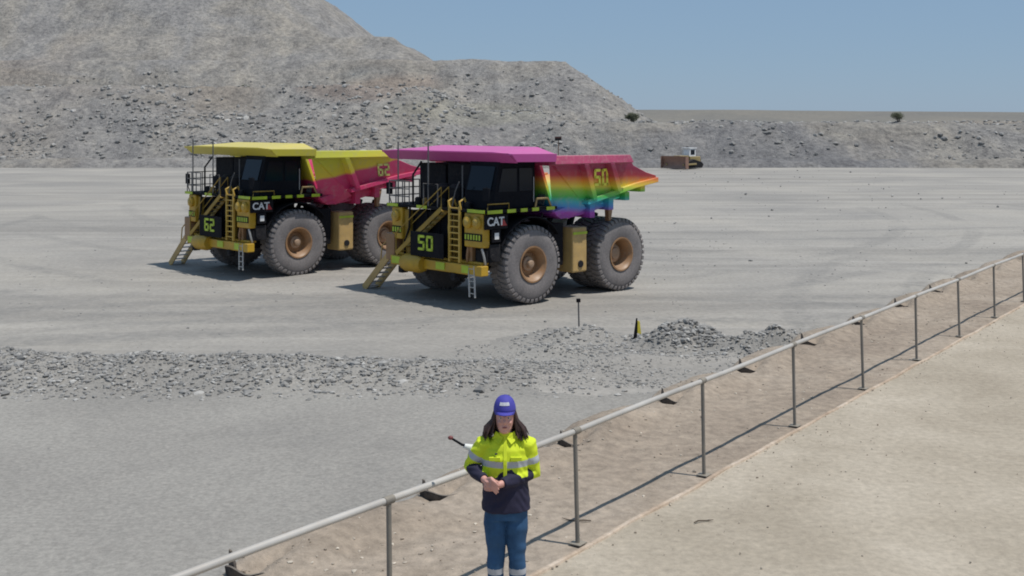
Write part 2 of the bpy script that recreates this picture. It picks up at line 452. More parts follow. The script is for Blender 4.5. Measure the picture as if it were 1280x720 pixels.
# the near gravel road is a greyer sheet following the yard surface
xs = np.arange(-30, 40, .25); vs_ = np.arange(0, 1.001, .02)
XX, VV = np.meshgrid(xs, vs_)
Y0 = 17 + 0 * XX; Y1 = 33.6 + .8 * fbm(XX * .25, XX * 0, 3, 77) + .6 * fbm(XX * 1.2, XX * 0 + 3, 3, 78) + np.clip((XX - 1) * .25, 0, 2.0)
YY = Y0 + (Y1 - Y0) * VV
tag(gridmesh('gravel_road', XX, YY, np.maximum(yard_h(XX, YY), 0) + .012, M['road']), kind='structure')

# bank: bench beyond the fence, crest and the slope to the yard
tt = np.arange(-26, 60, .12); nn = np.concatenate([np.arange(-.16, 3.4, .08), np.arange(3.4, 8.6, .25)])
T, NN = np.meshgrid(tt, nn)
bx = FA2.x + FD.x * T + FN.x * NN; by = FA2.y + FD.y * T + FN.y * NN
SP = 2.66
MT0 = None
def crest_n(T):
    """crest line bulges out between the stub posts"""
    ph = ((T - CT0) / SP) % 1.0
    return 2.18 + .08 * fbm(T * .9, T * 0 + 2, 3, 95) + .34 * np.sin(np.clip(ph * 1.15, 0, 1) * PI) ** .8 * (1 - .35 * ph)
q = ground_pt(701, 548, 4.0); CT0 = (Vector((q.x, q.y)) - FA2).dot(FD); CN0 = (Vector((q.x, q.y)) - FA2).dot(FN)
def bench_z(T, NN):
    cn = crest_n(T); ph = ((T - CT0) / SP) % 1.0
    z = 4.0 - .03 + .035 * fbm(T * 1.0, NN * 1.0, 4, 90) * np.clip(NN * 2, 0, 1)
    lip = np.clip(1 - np.abs(NN - (cn - .45)) / .6, 0, 1); lip = lip * lip * (3 - 2 * lip)
    z = z + (.17 + .07 * fbm(T * .3, NN * 0 + 4, 3, 93)) * lip * np.sin(np.clip(ph * 1.1, 0, 1) * PI) ** .6 + .03 * fbm(T * 3.1, NN * 3.1, 3, 94) * np.clip(NN, 0, 1)
    # hollow at the foot of each stub post
    dd = np.sqrt(((((T - CT0 + SP / 2) % SP) - SP / 2 - .28) / .5) ** 2 + ((NN - 2.0) / .16) ** 2)
    z = z - .16 * np.clip(1 - dd, 0, 1)
    drop = np.clip((NN - cn) / 4.6, 0, 1)
    return z * (1 - drop) + drop * (.35 * np.clip(1 - drop, 0, 1)) - drop * .3
BZ = bench_z(T, NN)
tag(gridmesh('bank', bx, by, BZ, M['bench']), kind='structure')
def bench_at(t, n): return float(bench_z(np.array([t]), np.array([n]))[0])

# walkway sheet and its kerb edge
wk = MB()
c = [fl(-26, -.30, 4.0), fl(60, -.30, 4.0), fl(60, -22, 4.0), fl(-26, -22, 4.0)]
tt2 = np.arange(-26, 60, .25); n2_ = np.arange(-16.16, -.15, .25)
T2, N2 = np.meshgrid(tt2, n2_)
wx = FA2.x + FD.x * T2 + FN.x * N2; wy = FA2.y + FD.y * T2 + FN.y * N2
tag(gridmesh('path', wx, wy, 4.0 + .012 * fbm(T2 * 1.2, N2 * 1.2, 3, 101), M['walk']), kind='structure')
kb = MB()
prev = None
ks = np.arange(-26, 60, .2)
vs, fs = [], []
for i, t in enumerate(ks):
    wob = .030 * float(fbm(np.array([t * 1.3]), np.array([1.0]), 4, 5)[0])
    for n, z in ((-.185 + wob, 3.8), (-.185 + wob, 4.015), (-.178 + wob, 4.022), (-.142 + wob, 4.022), (-.135 + wob, 4.015), (-.135 + wob, 3.8)):
        vs.append(fl(t, n, z))
    if i:
        a = (i - 1) * 6
        fs += [(a + k, a + k + 1, a + 7 + k, a + 6 + k) for k in range(5)]
kb.add(vs, fs); tag(kb.build('kerb', M['kerb'], smooth=50), kind='structure')

# ------------------------------------------------------------------ fence
M['gal'] = paint('galvanised_pipe', (.50, .475, .44), .5, .35, .15, dustcol=(.46, .40, .33))
M['post'] = paint('dusty_steel_post', (.21, .19, .165), .65, .5, .1, dustcol=(.30, .26, .2))
fence = empty('railing', fl(0, 0, 4.0))
tag(fence, 'pale pipe handrail on thin steel posts along the walkway edge behind the person', 'railing')
FL = fence.location
def rel(v): return Vector(v) - FL
def rail_h(t): return 1.06 + (.04 * max(0, -t) / 2.67 if t < 0 else 0)
FSP = 2.66
rl = MB(); pts = [rel(fl(t, 0, 4.0 + rail_h(t))) + Vector((0, 0, .006 * math.sin(t * 1.3))) for t in np.arange(-8 * 1.0, 45, 1.33 / 2)]
rl.path(pts, .028, 12); rl.build('rail', M['gal'], fence, smooth=60)
for k in range(-3, 17):
    t = k * FSP
    p = MB(); b0 = rel(fl(t, -.02, 3.93)); h = rail_h(t)
    lean = Vector((random.uniform(-.012, .012), 0, 0))
    p.tube(b0, rel(fl(t, 0, 4.0 + h - .02)) + lean, .021, n=12)
    p.build('post', M['post'], fence, smooth=60)
    cl_ = MB(); cl_.path([rel(fl(t - .05, 0, 4.0 + rail_h(t - .05))), rel(fl(t + .05, 0, 4.0 + rail_h(t + .05)))], .034, 12); cl_.build('collar', M['post'], fence, smooth=60)
    f = MB(); f.box(-.065, .065, -.065, .065, 0, .012); o = f.build('base_plate', M['post'], fence, bevel=.003); o.location = rel(fl(t, -.02, 4.0 - .015))
    o.rotation_euler = (0, 0, math.atan2(FD.y, FD.x))

# stub posts with rubber flaps along the bench crest
M['rubber'] = paint('old_black_rubber', (.035, .031, .03), .8, .35, bumps=.3)
M['oldwood'] = paint('weathered_dark_post', (.085, .07, .06), .85, .35, bumps=.4)
def stub():
    root = empty('edge_stake')
    s = MB(); s.add([(-.035, -.03, -.2), (.055, -.03, -.2), (.055, .03, -.2), (-.035, .03, -.2), (-.03, -.025, .12), (.045, -.025, .12), (.045, .025, .12), (-.03, .025, .12), (-.022, -.012, .27), (.008, -.012, .25), (.008, .012, .25), (-.022, .012, .27)],
                  [(0, 1, 5, 4), (1, 2, 6, 5), (2, 3, 7, 6), (3, 0, 4, 7), (4, 5, 9, 8), (5, 6, 10, 9), (6, 7, 11, 10), (7, 4, 8, 11), (8, 9, 10, 11), (3, 2, 1, 0)])
    s.build('stake', M['oldwood'], root, bevel=.004)
    g = MB(); n = 14; vs = []; fs = []
    for i in range(n + 1):
        u = i / n; x = -.06 + .62 * u; yy = -.03 - .08 * math.sin(u * PI) ; h = .11 * (1 - u) ** .8 + .012 + .02 * math.sin(u * 9)
        for dy in (0, .03): vs += [(x, yy + dy - h * .25, h), (x, yy + dy, -.09)]
    for i in range(n):
        a = i * 4; b_ = a + 4
        fs += [(a, b_, b_ + 1, a + 1), (a + 2, a + 3, b_ + 3, b_ + 2), (a, a + 2, b_ + 2, b_)]
    fs += [(0, 1, 3, 2), (n * 4, n * 4 + 2, n * 4 + 3, n * 4 + 1)]
    g.add(vs, fs); g.build('rubber_flap', M['rubber'], root, smooth=50)
    return root
def copy_tree(o, parent=None):
    c = o.copy(); COL.objects.link(c); c.parent = parent
    for ch in list(o.children): copy_tree(ch, c)
    return c
stub0 = stub()
stub_labels = {-3: 'leftmost dark stake with rubber flap on the bench crest',
               -2: 'dark stake with rubber flap on the crest, second from the left end',
               -1: "dark pointed stake with rubber flap at the crest, left of the person's elbow",
               0: 'dark stake with rubber flap just behind the railing post right of the person',
               1: 'dark stake by the handrail, second along to the right of the person',
               2: 'dark stake on the crest, third along to the right of the person',
               3: 'dark stake on the crest, fourth along to the right of the person',
               4: 'dark stake on the crest, fifth along to the right of the person',
               5: 'dark stake on the crest, sixth along to the right of the person',
               6: 'dark stake on the crest, seventh along to the right of the person'}
for k in range(-3, 7):
    o = stub0 if k == -3 else copy_tree(stub0)
    t = CT0 + k * SP
    p = fl(t, 2.12, bench_at(t, 2.12) - .02)
    o.location = p; o.rotation_euler = (0, R(random.uniform(-6, 6)), random.uniform(-.15, .15) - .05)
    o.scale = (random.uniform(.6, .95), 1, random.uniform(.6, .95))
    tag(o, stub_labels[k], 'stake', 'stakes along the bench crest')

# stones: windrow, mounds, bench gravel
P = []; S = []
def scat(n, xr, yr, fn, smin, smax, pw=3.0, up=.12):
    x = rng.uniform(*xr, n * 6); y = rng.uniform(*yr, n * 6)
    k = rng.random(n * 6) < fn(x, y); x = x[k][:n]; y = y[k][:n]
    s_ = smin + (smax - smin) * rng.random(len(x)) ** pw
    P.append(np.stack([x, y, yard_h(x, y) + s_ * up], -1)); S.append(s_)
def yz(x, y): return float(yard_h(np.array([x]), np.array([y]))[0])
def ring(cx, cy, rx, ry): return lambda x, y: np.maximum(0, 1 - ((x - cx) / rx) ** 2 - ((y - cy) / ry) ** 2)
scat(26000, (-26, 5), (32.6, 40), lambda x, y: np.clip((4.5 - x) / 9, 0, 1) * np.maximum(0, 1 - ((y - 36.0) / 3.2) ** 2), .010, .10, 5)
scat(900, (0, 5), (37, 44), ring(2.2, 41, 2.6, 2.8), .012, .10, 3)
scat(2600, (4.0, 12), (39.0, 43), lambda x, y: .6 + 0 * x, .012, .11, 3.5)
scat(700, (4.4, 8.4), (39.6, 42.8), ring(6.3, 41.2, 1.7, 1.2), .02, .14, 2.5)
scat(5200, (-2, 9), (34.5, 41), lambda x, y: .35 + .5 * (vnoise(x * .8, y * .8, 71) > .45), .010, .065, 5)
scat(5000, (8, 17), (34.5, 43), lambda x, y: .25 + .6 * (vnoise(x * .7, y * .7, 72) > .5), .010, .08, 5)
scat(260, (-26, 4), (33.5, 38.5), lambda x, y: np.clip((4.5 - x) / 9, 0, 1), .09, .22, 2.5, .05)
scat(1400, (7, 20), (38.8, 43), lambda x, y: .5 + 0 * x, .012, .09)
scat(2500, (-25, 30), (24, 34), lambda x, y: .8 + 0 * x, .008, .035, 4)
scat(600, (-20, 30), (38, 52), lambda x, y: .8 + 0 * x, .012, .05, 4)
scat(2600, (-30, 35), (44, 100), lambda x, y: .2 + .7 * (vnoise(x * .3, y * .3, 75) > .6), .012, .07, 5)
P = np.concatenate(P); S = np.concatenate(S)
stones('windrow_rubble', P, S, M['stone'], label='grey broken rock and gravel heaped in a low windrow beside the haul road', cat='rubble')
P = []; S = []
for _ in range(5200):
    t = random.uniform(-9, 22); n = random.uniform(.05, 2.5)
    dens = .35 + .65 * math.exp(-((t + 1.7) / .9) ** 2)
    if random.random() > dens: continue
    s = .005 + .022 * random.random() ** 4
    p = fl(t, n, bench_at(t, n) + s * .2); P.append(tuple(p)); S.append(s)
for _ in range(2600):
    t = random.uniform(-7, 24); n = -.2 - random.random() ** 3 * 6
    s = .003 + .012 * random.random() ** 4
    p = fl(t, n, 4.005 + s * .3); P.append(tuple(p)); S.append(s)
stones('bench_gravel', P, S, M['brownstone'], label='small tan pebbles strewn over the earth beyond the railing', cat='gravel')
# a few twigs on the bench by the post foot
M['twig'] = paint('dry_twig', (.09, .065, .045), .9, .2)
for (t, n, a, ln, lb) in ((.55, .35, 2.9, .30, 'thin curved dry twig lying beyond the post right of the person'), (1.2, -.75, .35, .22, 'short dry twig lying on the sandy path right of the kerb')):
    p = fl(t, n, (bench_at(t, n) if n > 0 else 4.0) + .012)
    tw = MB(); d = Vector((math.cos(a), math.sin(a), 0)); s_ = Vector((-d.y, d.x, 0))
    tw.path([d * (ln * (u - .5)) + s_ * (.03 * math.sin(u * PI)) + Vector((0, 0, .006 * math.sin(u * 7))) for u in (0, .25, .5, .75, 1)], [.006, .008, .007, .006, .003], 6)
    o = tw.build('twig', M['twig'], smooth=60); o.location = p; tag(o, lb, 'twig')

# ------------------------------------------------------------------ hills
def frustum(X, Y, cx0, cx1, cy0, cy1, top, rep=.74, wob=None, skew=0.0):
    cx = X - skew * (Y - cy0)
    dx = np.maximum(np.maximum(cx0 - cx, cx - cx1), 0); dy = np.maximum(np.maximum(cy0 - Y, Y - cy1), 0)
    d = np.sqrt(dx * dx + dy * dy)
    d = np.maximum(d + (wob if wob is not None else 0) * np.clip(d, 0, 3) / 3, 0)
    return top - rep * d
xs = np.arange(-260, 330, 1.3); ys = np.arange(205, 560, 1.3)
X, Y = np.meshgrid(xs, ys)
wob = 5.0 * fbm(X * .035, Y * .035, 4, 200) + 1.4 * fbm(X * .16, Y * .05, 3, 210)
H = np.full_like(X, -3.0)
H = np.maximum(H, frustum(X, Y, 8, 500, 246, 600, 8.1, .62, wob))                      # low grey bench on the right
H = np.maximum(H, frustum(X, Y, -500, -22, 262, 600, 16.5, .50, wob, .05))             # rocky bench on the left
H = np.maximum(H, frustum(X, Y, -60, 6, 262, 600, 10.5, .5, wob, .05))
H = np.maximum(H, frustum(X, Y, -500, 15.5, 336, 620, 26.6, .74, wob * .6))            # flat topped spoil heap
H = np.maximum(H, frustum(X, Y, -500, -40, 382, 620, 37.0, .60, wob * .8))
H = np.maximum(H, frustum(X, Y, -500, -84, 420, 640, 64.0, .78, wob * .8))
H += (.55 * fbm(X * .09, Y * .09, 4, 220) + .35 * fbm(X * .33, Y * .33, 3, 230)) * np.clip((H + 1) / 4, 0, 1)
H += .8 * fbm(X * .28, Y * .05, 3, 240) * np.clip((H - 1) / 4, 0, 1) * np.clip((26 - H) / 4, 0, 1)
hx = gridmesh('spoil_hills', X, Y, H, M['hill']); tag(hx, kind='structure')
def hill_z(x, y):
    i = (x + 260) / 1.3; j = (y - 205) / 1.3; i0 = int(i); j0 = int(j)
    if i0 < 0 or j0 < 0 or i0 >= H.shape[1] - 1 or j0 >= H.shape[0] - 1: return 0
    fx = i - i0; fy = j - j0
    return float((H[j0, i0] * (1 - fx) + H[j0, i0 + 1] * fx) * (1 - fy) + (H[j0 + 1, i0] * (1 - fx) + H[j0 + 1, i0 + 1] * fx) * fy)
# far flat land on the right
xs = np.arange(-900, 1500, 12.); ys = np.arange(640, 1500, 12.)
X2, Y2 = np.meshgrid(xs, ys)
H2 = 19.5 * np.clip((Y2 - 640) / 260, 0, 1) ** 1.3 + 2.2 * fbm(X2 * .006, Y2 * .006, 3, 300) - 1.5
m = ground_mat('far_plain', (.19, .178, .155), (.165, .158, .145), (.215, .195, .165), .3, None, .5, .3, .01)
tag(gridmesh('far_terrain', X2, Y2, H2, m), kind='structure')
# boulders on the heaps
nb = 60000
bxx = rng.uniform(-150, 130, nb); byy = rng.uniform(222, 345, nb)
cl = fbm(bxx * .06, byy * .06, 3, 400)
ii = ((bxx + 260) / 1.3).astype(int); jj = ((byy - 205) / 1.3).astype(int)
fx = (bxx + 260) / 1.3 - ii; fy = (byy - 205) / 1.3 - jj
bz = (H[jj, ii] * (1 - fx) + H[jj, ii + 1] * fx) * (1 - fy) + (H[jj + 1, ii] * (1 - fx) + H[jj + 1, ii + 1] * fx) * fy
keep = ((cl > -.02) | (rng.random(nb) < .2)) & (bz > .3) & (bz < 24) & (rng.random(nb) < 1.15 - bz / 22) & ((bxx < 16) | (rng.random(nb) < .25))
bxx = bxx[keep][:14000]; byy = byy[keep][:14000]; bz = bz[keep][:14000]
S = .12 + .65 * rng.random(len(bxx)) ** 4
P = np.stack([bxx, byy, bz + S * .15], -1)
stones('hill_boulders', P, S, M['stone'], label='grey broken boulders scattered over the slopes of the spoil heaps', cat='boulders')
# pebbles / lumps on the far haul road right of the truck
P = []; S = []
for _ in range(260):
    x = random.uniform(10, 60); y = random.uniform(60, 215)
    s = .04 + .16 * random.random() ** 4; P.append((x, y, s * .3 + .05)); S.append(s)
stones('road_rocks', P, S, M['stone'], label='loose grey rocks lying on the dusty haul road behind the truck', cat='rocks')
# low safety berm beyond the trucks
xs = np.arange(-120, 160, .8); vv = np.linspace(-1, 1, 13)
XB, VB = np.meshgrid(xs, vv)
yb = 214 + 3.0 * fbm(XB * .02, XB * 0, 3, 500) + VB * 4.5
hb = (1.5 + .5 * fbm(XB * .15, XB * 0 + 3, 3, 510)) * (1 - VB ** 2) + .25 * fbm(XB * .6, VB * 3, 3, 520) * (1 - VB ** 2) - .05
tag(gridmesh('berm', XB, yb, hb, M['hill']), kind='structure')

# bush on the low bench
def bush(x, y, z, rx, rz_, label, n=2600):
    root = empty('bush', (x, y, z)); tag(root, label, 'bush')
    m1, nt, b = newmat('bush_leaf'); v = coords(nt)
    c = ramp(nt, noise(nt, v, 2.5, 3), [(.3, (.045, .055, .03)), (.7, (.11, .115, .065))])
    nt.links.new(c, b.inputs['Base Color']); b.inputs['Roughness'].default_value = .8
    fo = MB()
    cl = [(random.gauss(0, .42) * rx, random.gauss(0, .42) * rx, rz_ * (.45 + .35 * random.random()), random.uniform(.25, .5) * rx) for _ in range(16)]
    for _ in range(n):
        cx, cy, cz, cr = random.choice(cl)
        d = Vector((random.gauss(0, 1), random.gauss(0, 1), random.gauss(0, 1))).normalized() * cr * random.random() ** .4
        p = Vector((cx, cy, cz)) + d
        if p.z < .05: continue
        a = Vector((random.gauss(0, 1), random.gauss(0, 1), random.gauss(0, 1))).normalized(); q_ = a.orthogonal().normalized(); s = random.uniform(.08, .17)
        fo.add([p - a * s, p + q_ * s * .5, p + a * s, p - q_ * s * .5], [(0, 1, 2, 3)])
    fo.build('foliage', m1, root)
    st = MB()
    for i in range(9):
        a = i * .7; st.path([(0, 0, -.3), (.25 * math.cos(a) * rx, .25 * math.sin(a) * rx, rz_ * .4), (.6 * math.cos(a) * rx, .6 * math.sin(a) * rx, rz_ * .75)], [.07, .05, .02], 6)
    st.build('stem', M['oldwood'], root, smooth=60)
bx_, by_ = 26.8, 255
bush(bx_, by_, hill_z(bx_, by_) - .1, 1.75, 2.6, 'dark green rounded bush standing alone on the low bench at the foot of the heap')
bush(-70, 300, hill_z(-70, 300) - .1, 1.3, 1.7, 'small dark scrubby bush on the rocky slope far left', 1200)
bush(88, 262, hill_z(88, 262) - .1, 1.9, 2.2, 'low dark bush on the grey bench far right of the truck', 1500)

# ------------------------------------------------------------------ truck
STRUTS = dict(lower=(6.5, 4.5))
def glyph(mb, ch, u0, v0, w, h, s, put):
    """block numerals: strokes as flat boxes; put(u,v) -> 3D pair (front, back)"""
    def st(a0, a1, b0, b1):
        c = s * .28
        poly = [(a0 + c, b0), (a1 - c, b0), (a1, b0 + c), (a1, b1 - c), (a1 - c, b1), (a0 + c, b1), (a0, b1 - c), (a0, b0 + c)]
        fr = [put(u, v, 1) for u, v in poly]; bk = [put(u, v, 0) for u, v in poly]; n = 8
        mb.add(fr + bk, [tuple(range(n)), tuple(range(2 * n - 1, n - 1, -1))] + [(k, n + k, n + (k + 1) % n, (k + 1) % n) for k in range(n)])
    U0, U1, V0, V1 = u0, u0 + w, v0, v0 + h; vm = v0 + h * .52
    T = lambda: st(U0, U1, V1 - s, V1)
    Bt = lambda: st(U0, U1, V0, V0 + s)
    Md = lambda: st(U0, U1, vm - s / 2, vm + s / 2)
    LU = lambda: st(U0, U0 + s, vm - s / 2, V1); LL = lambda: st(U0, U0 + s, V0, vm + s / 2)
    RU = lambda: st(U1 - s, U1, vm - s / 2, V1); RL = lambda: st(U1 - s, U1, V0, vm + s / 2)
    for fn in {'0': (T, Bt, LU, LL, RU, RL), '5': (T, Md, Bt, LU, RL), '6': (T, Md, Bt, LU, LL, RL), '2': (T, Md, Bt, RU, LL)}[ch]: fn()

def text_part(txt, size, mat, parent, name, loc, rot, ext=.01, off=.0, sx_=1.0):
    cu = bpy.data.curves.new('t', 'FONT'); cu.body = txt; cu.size = size; cu.extrude = ext; cu.offset = off
    cu.align_x = 'CENTER'; cu.align_y = 'CENTER'
    to = bpy.data.objects.new('t', cu); COL.objects.link(to)
    dg = bpy.context.evaluated_depsgraph_get(); me = bpy.data.meshes.new_from_object(to.evaluated_get(dg))
    bpy.data.objects.remove(to); bpy.data.curves.remove(cu)
    me.materials.clear(); me.materials.append(mat)
    o = bpy.data.objects.new(name, me); COL.objects.link(o); o.parent = parent; o.location = loc; o.rotation_euler = rot; o.scale = (sx_, 1, 1)
    return o

TR = 1.775; TW = 1.08; WS = .972
def tyre_mb():
    t = MB(); h = TW / 2
    prof = [(-h + .12, .74), (-h + .05, .80), (-h + .01, 1.0), (-h - .02, 1.25), (-h + .01, 1.50), (-h + .07, 1.65), (-h + .13, 1.715), (0, 1.73),
            (h - .13, 1.715), (h - .07, 1.65), (h - .01, 1.50), (h + .02, 1.25), (h - .01, 1.0), (h - .05, .80), (h - .12, .74)]
    t.lathe(prof, 72)
    nl = 38
    for k in range(nl):
        for sgn in (-1, 1):
            a0 = 2 * PI * (k + (.5 if sgn > 0 else 0)) / nl; da = 2 * PI / nl * .30
            vs = []
            for (yy, rr, sk) in ((h + .005, 1.63, .0), (h - .03, TR - .03, .0), (h - .10, TR, .0), (h * .45, TR, .10), (.03, TR, .25)):
                for e in (-1, 1):
                    a = a0 + e * da + sk * .25
                    vs.append((rr * math.cos(a), sgn * yy, rr * math.sin(a)))
            n0 = len(vs)
            for (yy, sk) in ((h + .0, .0), (h - .05, 0), (h - .12, 0), (h * .45, .10), (.03, .25)):
                for e in (-1, 1):
                    a = a0 + e * da + sk * .25; rr = 1.58 if yy > h - .01 else 1.66
                    vs.append((rr * math.cos(a), sgn * yy * .985, rr * math.sin(a)))
            fs = []
            for i in range(4):
                fs.append((2 * i, 2 * i + 1, 2 * i + 3, 2 * i + 2))
                fs.append((2 * i, 2 * i + 2, n0 + 2 * i + 2, n0 + 2 * i)); fs.append((2 * i + 1, n0 + 2 * i + 1, n0 + 2 * i + 3, 2 * i + 3))
            fs += [(0, n0, n0 + 1, 1), (8, 9, n0 + 9, n0 + 8)]
            t.add(vs, fs)
    return t
def rim_mb(rear=False):
    r = MB(); h = TW / 2
    if not rear:
        prof = [(h - .10, .78), (h - .02, .90), (h + .01, .90), (h + .01, .83), (h - .05, .78), (h - .12, .70), (h - .38, .62), (h - .42, .60), (h - .42, .0)]
    else:
        prof = [(h - .10, .78), (h - .02, .90), (h + .01, .90), (h + .01, .83), (h - .05, .78), (h - .14, .70), (h - .55, .64), (h - .58, .62), (h - .58, 0)]
    r.lathe(prof, 56)
    for k in range(24):
        a = 2 * PI * k / 24; y0 = h - (.42 if not rear else .58)
        r.tube((.54 * math.cos(a), y0, .54 * math.sin(a)), (.54 * math.cos(a), y0 + .05, .54 * math.sin(a)), .025, n=6)
    return r
def hub_mb(rear=False):
    r = MB(); h = TW / 2
    if not rear: r.lathe([(h - .43, .34), (h - .32, .32), (h - .29, .19), (h - .12, .17), (h - .09, .13), (h - .09, 0)], 40)
    else: r.lathe([(h - .59, .46), (h - .50, .44), (h - .47, .30), (h - .40, .28), (h - .38, .2), (h - .38, 0)], 40)
    n = 10
    for k in range(n):
        a = 2 * PI * k / n; y0 = h - (.13 if not rear else .42)
        r.tube((.12 * math.cos(a), y0, .12 * math.sin(a)), (.12 * math.cos(a), y0 + .05, .12 * math.sin(a)), .015, n=6)
    return r

def make_truck():
    root = empty('haul_truck')
    Y_, D, BK = M['yellow'], M['dark'], M['black']
    # chassis
    c = MB()
    for s in (-1, 1): c.prism([(2.6, 1.5), (2.6, 2.3), (-1.5, 2.5), (-6.6, 2.5), (-6.9, 1.9), (-5.0, 1.6), (-1.0, 1.5)], s * 1.05, s * .70)
    for x in (2.3, .6, -1.6, -3.6, -5.6): c.box(x - .2, x + .2, -.7, .7, 1.6, 2.3)
    c.box(-4.8, 1.9, -.68, .68, 1.3, 1.6)
    c.build('chassis', D, root, bevel=.03)
    a = MB(); a.tube((-5.9, -2.6, 1.77), (-5.9, 2.6, 1.77), .55, n=20); a.lathe([(-.9, .5), (-.4, .85), (.4, .85), (.9, .5)], 24, 'y', (-5.9, 0, 1.77)); a.box(-5.9, -3.6, -.4, .4, 1.5, 2.0)
    a.build('rear_axle', D, root, smooth=40)
    a = MB(); a.bar((0, -2.5, 1.6), (0, 2.5, 1.6), .5, .5); a.box(-.3, .4, -.7, .7, 1.2, 1.7); a.build('front_axle', D, root, bevel=.04)
    for s in (-1, 1):
        a = MB(); a.tube((0, s * 1.75, 1.6), (0, s * 1.6, 3.7), .24, n=16); a.tube((0, s * 1.72, 1.9), (0, s * 1.66, 2.8), .31, n=16); a.build('suspension_strut', D, root, smooth=40)
        a = MB(); a.tube((-6.4, s * .75, 2.2), (-6.9, s * .75, 3.5), .17, n=14); a.build('rear_strut', D, root, smooth=40)
        a = MB(); a.tube((-2.0, s * 1.3, 1.9), (-2.9, s * 1.3, 3.1), .20, n=14); a.tube((-2.9, s * 1.3, 3.1), (-3.5, s * 1.3, 3.9), .13, n=14); a.build('hoist_cylinder', D, root, smooth=40)
    # wheels
    t0 = rim0 = hub0 = None
    def wheel(x, y, rear, flip):
        nonlocal t0
        if t0 is None:
            o = tyre_mb().build('wheel', M['tyre'], root, smooth=35); t0 = o
        else:
            o = t0.copy(); COL.objects.link(o)
        o.location = (x, y, TR * WS); o.scale = (WS, 1, WS); o.rotation_euler = (0, random.uniform(0, 1), PI if flip else 0)
        r = rim_mb(rear).build('rim', M['rim'], o, smooth=40)
        h_ = hub_mb(rear).build('hub', M['hub'], o, smooth=40)
        r.scale = (.93, 1, .93)
        return o
    wheel(0, 3.4 - TW / 2, False, False); wheel(0, -3.4 + TW / 2, False, True)
    wheel(-5.9, 3.4 - TW / 2, True, False); wheel(-5.9, -3.4 + TW / 2, True, True)
    for s in (-1, 1):
        o = t0.copy(); COL.objects.link(o); o.location = (-5.9, s * (3.4 - TW * 1.5 - .12), TR * WS); o.scale = (WS, 1, WS)
    # bumper
    b = MB()
    b.box(2.55, 2.98, -3.1, 3.25, 1.42, 1.86); b.box(2.3, 2.7, -2.9, 3.0, 1.86, 1.98)
    b.build('bumper', M['yellow'], root, bevel=.04)
    for (y0, y1) in ((-2.95, -2.35), (.25, .85), (2.0, 2.45)):
        h_ = MB(); h_.box(2.985, 3.01, y0, y1, 1.50, 1.82); h_.build('reflector_plate', M['hivis'], root)
    tb = MB(); tb.lathe([(0, 0), (0, .34), (.25, .42), (1.15, .42), (1.4, .32), (1.4, 0)], 24, 'y', (2.95, -2.05, 1.62)); tb.build('bumper_tank', M['yellow'], root, smooth=35)
    for y in (-2.25, 1.45):
        tb = MB(); tb.box(2.7, 3.05, y - .15, y + .15, 1.1, 1.42); tb.tube((2.9, y - .2, 1.2), (2.9, y + .2, 1.2), .09, n=12); tb.build('tow_eye', D, root, bevel=.02)
    # radiator and grille
    g = MB(); g.box(1.9, 2.5, -1.9, .98, 1.9, 4.0); g.box(-1.2, 1.9, -1.1, 1.1, 2.2, 3.95); g.build('engine_bay', D, root, bevel=.03)
    g = MB()
    for k in range(24):
        z = 1.98 + k * .083; g.box(2.50, 2.56, -1.78, .86, z, z + .045)
    for y in (-1.85, -.9, 0, .92): g.box(2.5, 2.6, y - .04, y + .04, 1.92, 4.0)
    g.build('grille', BK, root)
    g = MB(); g.box(2.50, 2.72, -2.35, -1.93, 1.98, 4.0); g.build('radiator_frame', M['shaded_dirty_yellow'], root, bevel=.02)
    g = MB(); g.box(2.3, 2.66, 1.0, 1.12, 1.98, 4.0); g.build('radiator_frame', M['shaded_dirty_yellow'], root, bevel=.02)
    # dark plate with the number
    g = MB(); g.box(3.14, 3.17, -1.35, .98, 2.0, 3.1); g.build('number_plate', BK, root, bevel=.01)
    gm = MB()
    for ch, u in (('5', -.78), ('0', -.20)): glyph(gm, ch, u, 2.28, .46, .68, .115, lambda u_, v_, f: (3.195 if f else 3.17, u_, v_))
    num = gm.build('front_number', M['hivis'], root)
    # diagonal stair across the front
    stp = MB(); A = Vector((2.9, -2.5, 1.98)); B = Vector((2.9, .75, 4.2))
    for x in (2.64, 3.10): stp.bar((x, A.y, A.z), (x, B.y, B.z), .05, .20, (1, 0, 0)) if False else stp.bar((x, A.y, A.z), (x, B.y, B.z), .04, .20)
    for k in range(10):
        p = A.lerp(B, (k + .5) / 10); stp.box(2.66, 3.08, p.y - .13, p.y + .13, p.z - .02, p.z + .02)
    stp.build('front_stair', M['shaded_dirty_yellow'], root)
    hr = MB()
    for x in (2.66, 3.10):
        hr.path([(x, A.y, A.z), (x, A.y, A.z + .95), (x, B.y, B.z + .95), (x, B.y, B.z)], .028, 8)
    hr.build('stair_handrail', M['shaded_dirty_yellow'], root, smooth=50)
    # vertical ladder
    ld = MB()
    for y in (1.12, 1.80): ld.box(2.86, 2.98, y - .05, y + .05, 1.9, 4.35)
    for k in range(9): z = 2.1 + k * .27; ld.box(2.86, 2.97, 1.15, 1.78, z - .03, z + .03)
    ld.build('front_ladder', M['ladder_yellow'], root, bevel=.01)
    for y in (1.10, 1.84):
        ld = MB(); ld.path([(2.9, y, 4.2), (2.98, y, 4.55), (2.7, y, 4.7), (2.5, y, 4.3)], .05, 8); ld.build('grab_handle', M['ladder_yellow'], root, smooth=50)
    # swing ladder under bumper
    sw = MB()
    for y in (2.42, 2.78): sw.bar((2.95, y, 1.84), (3.05, y + .16, .50), .045, .07)
    for k in range(5):
        f_ = (k + .5) / 5; z = 1.84 - 1.3 * f_; sw.bar((2.95 + .1 * f_, 2.42 + .16 * f_, z), (2.95 + .1 * f_, 2.78 + .16 * f_, z), .06, .035)
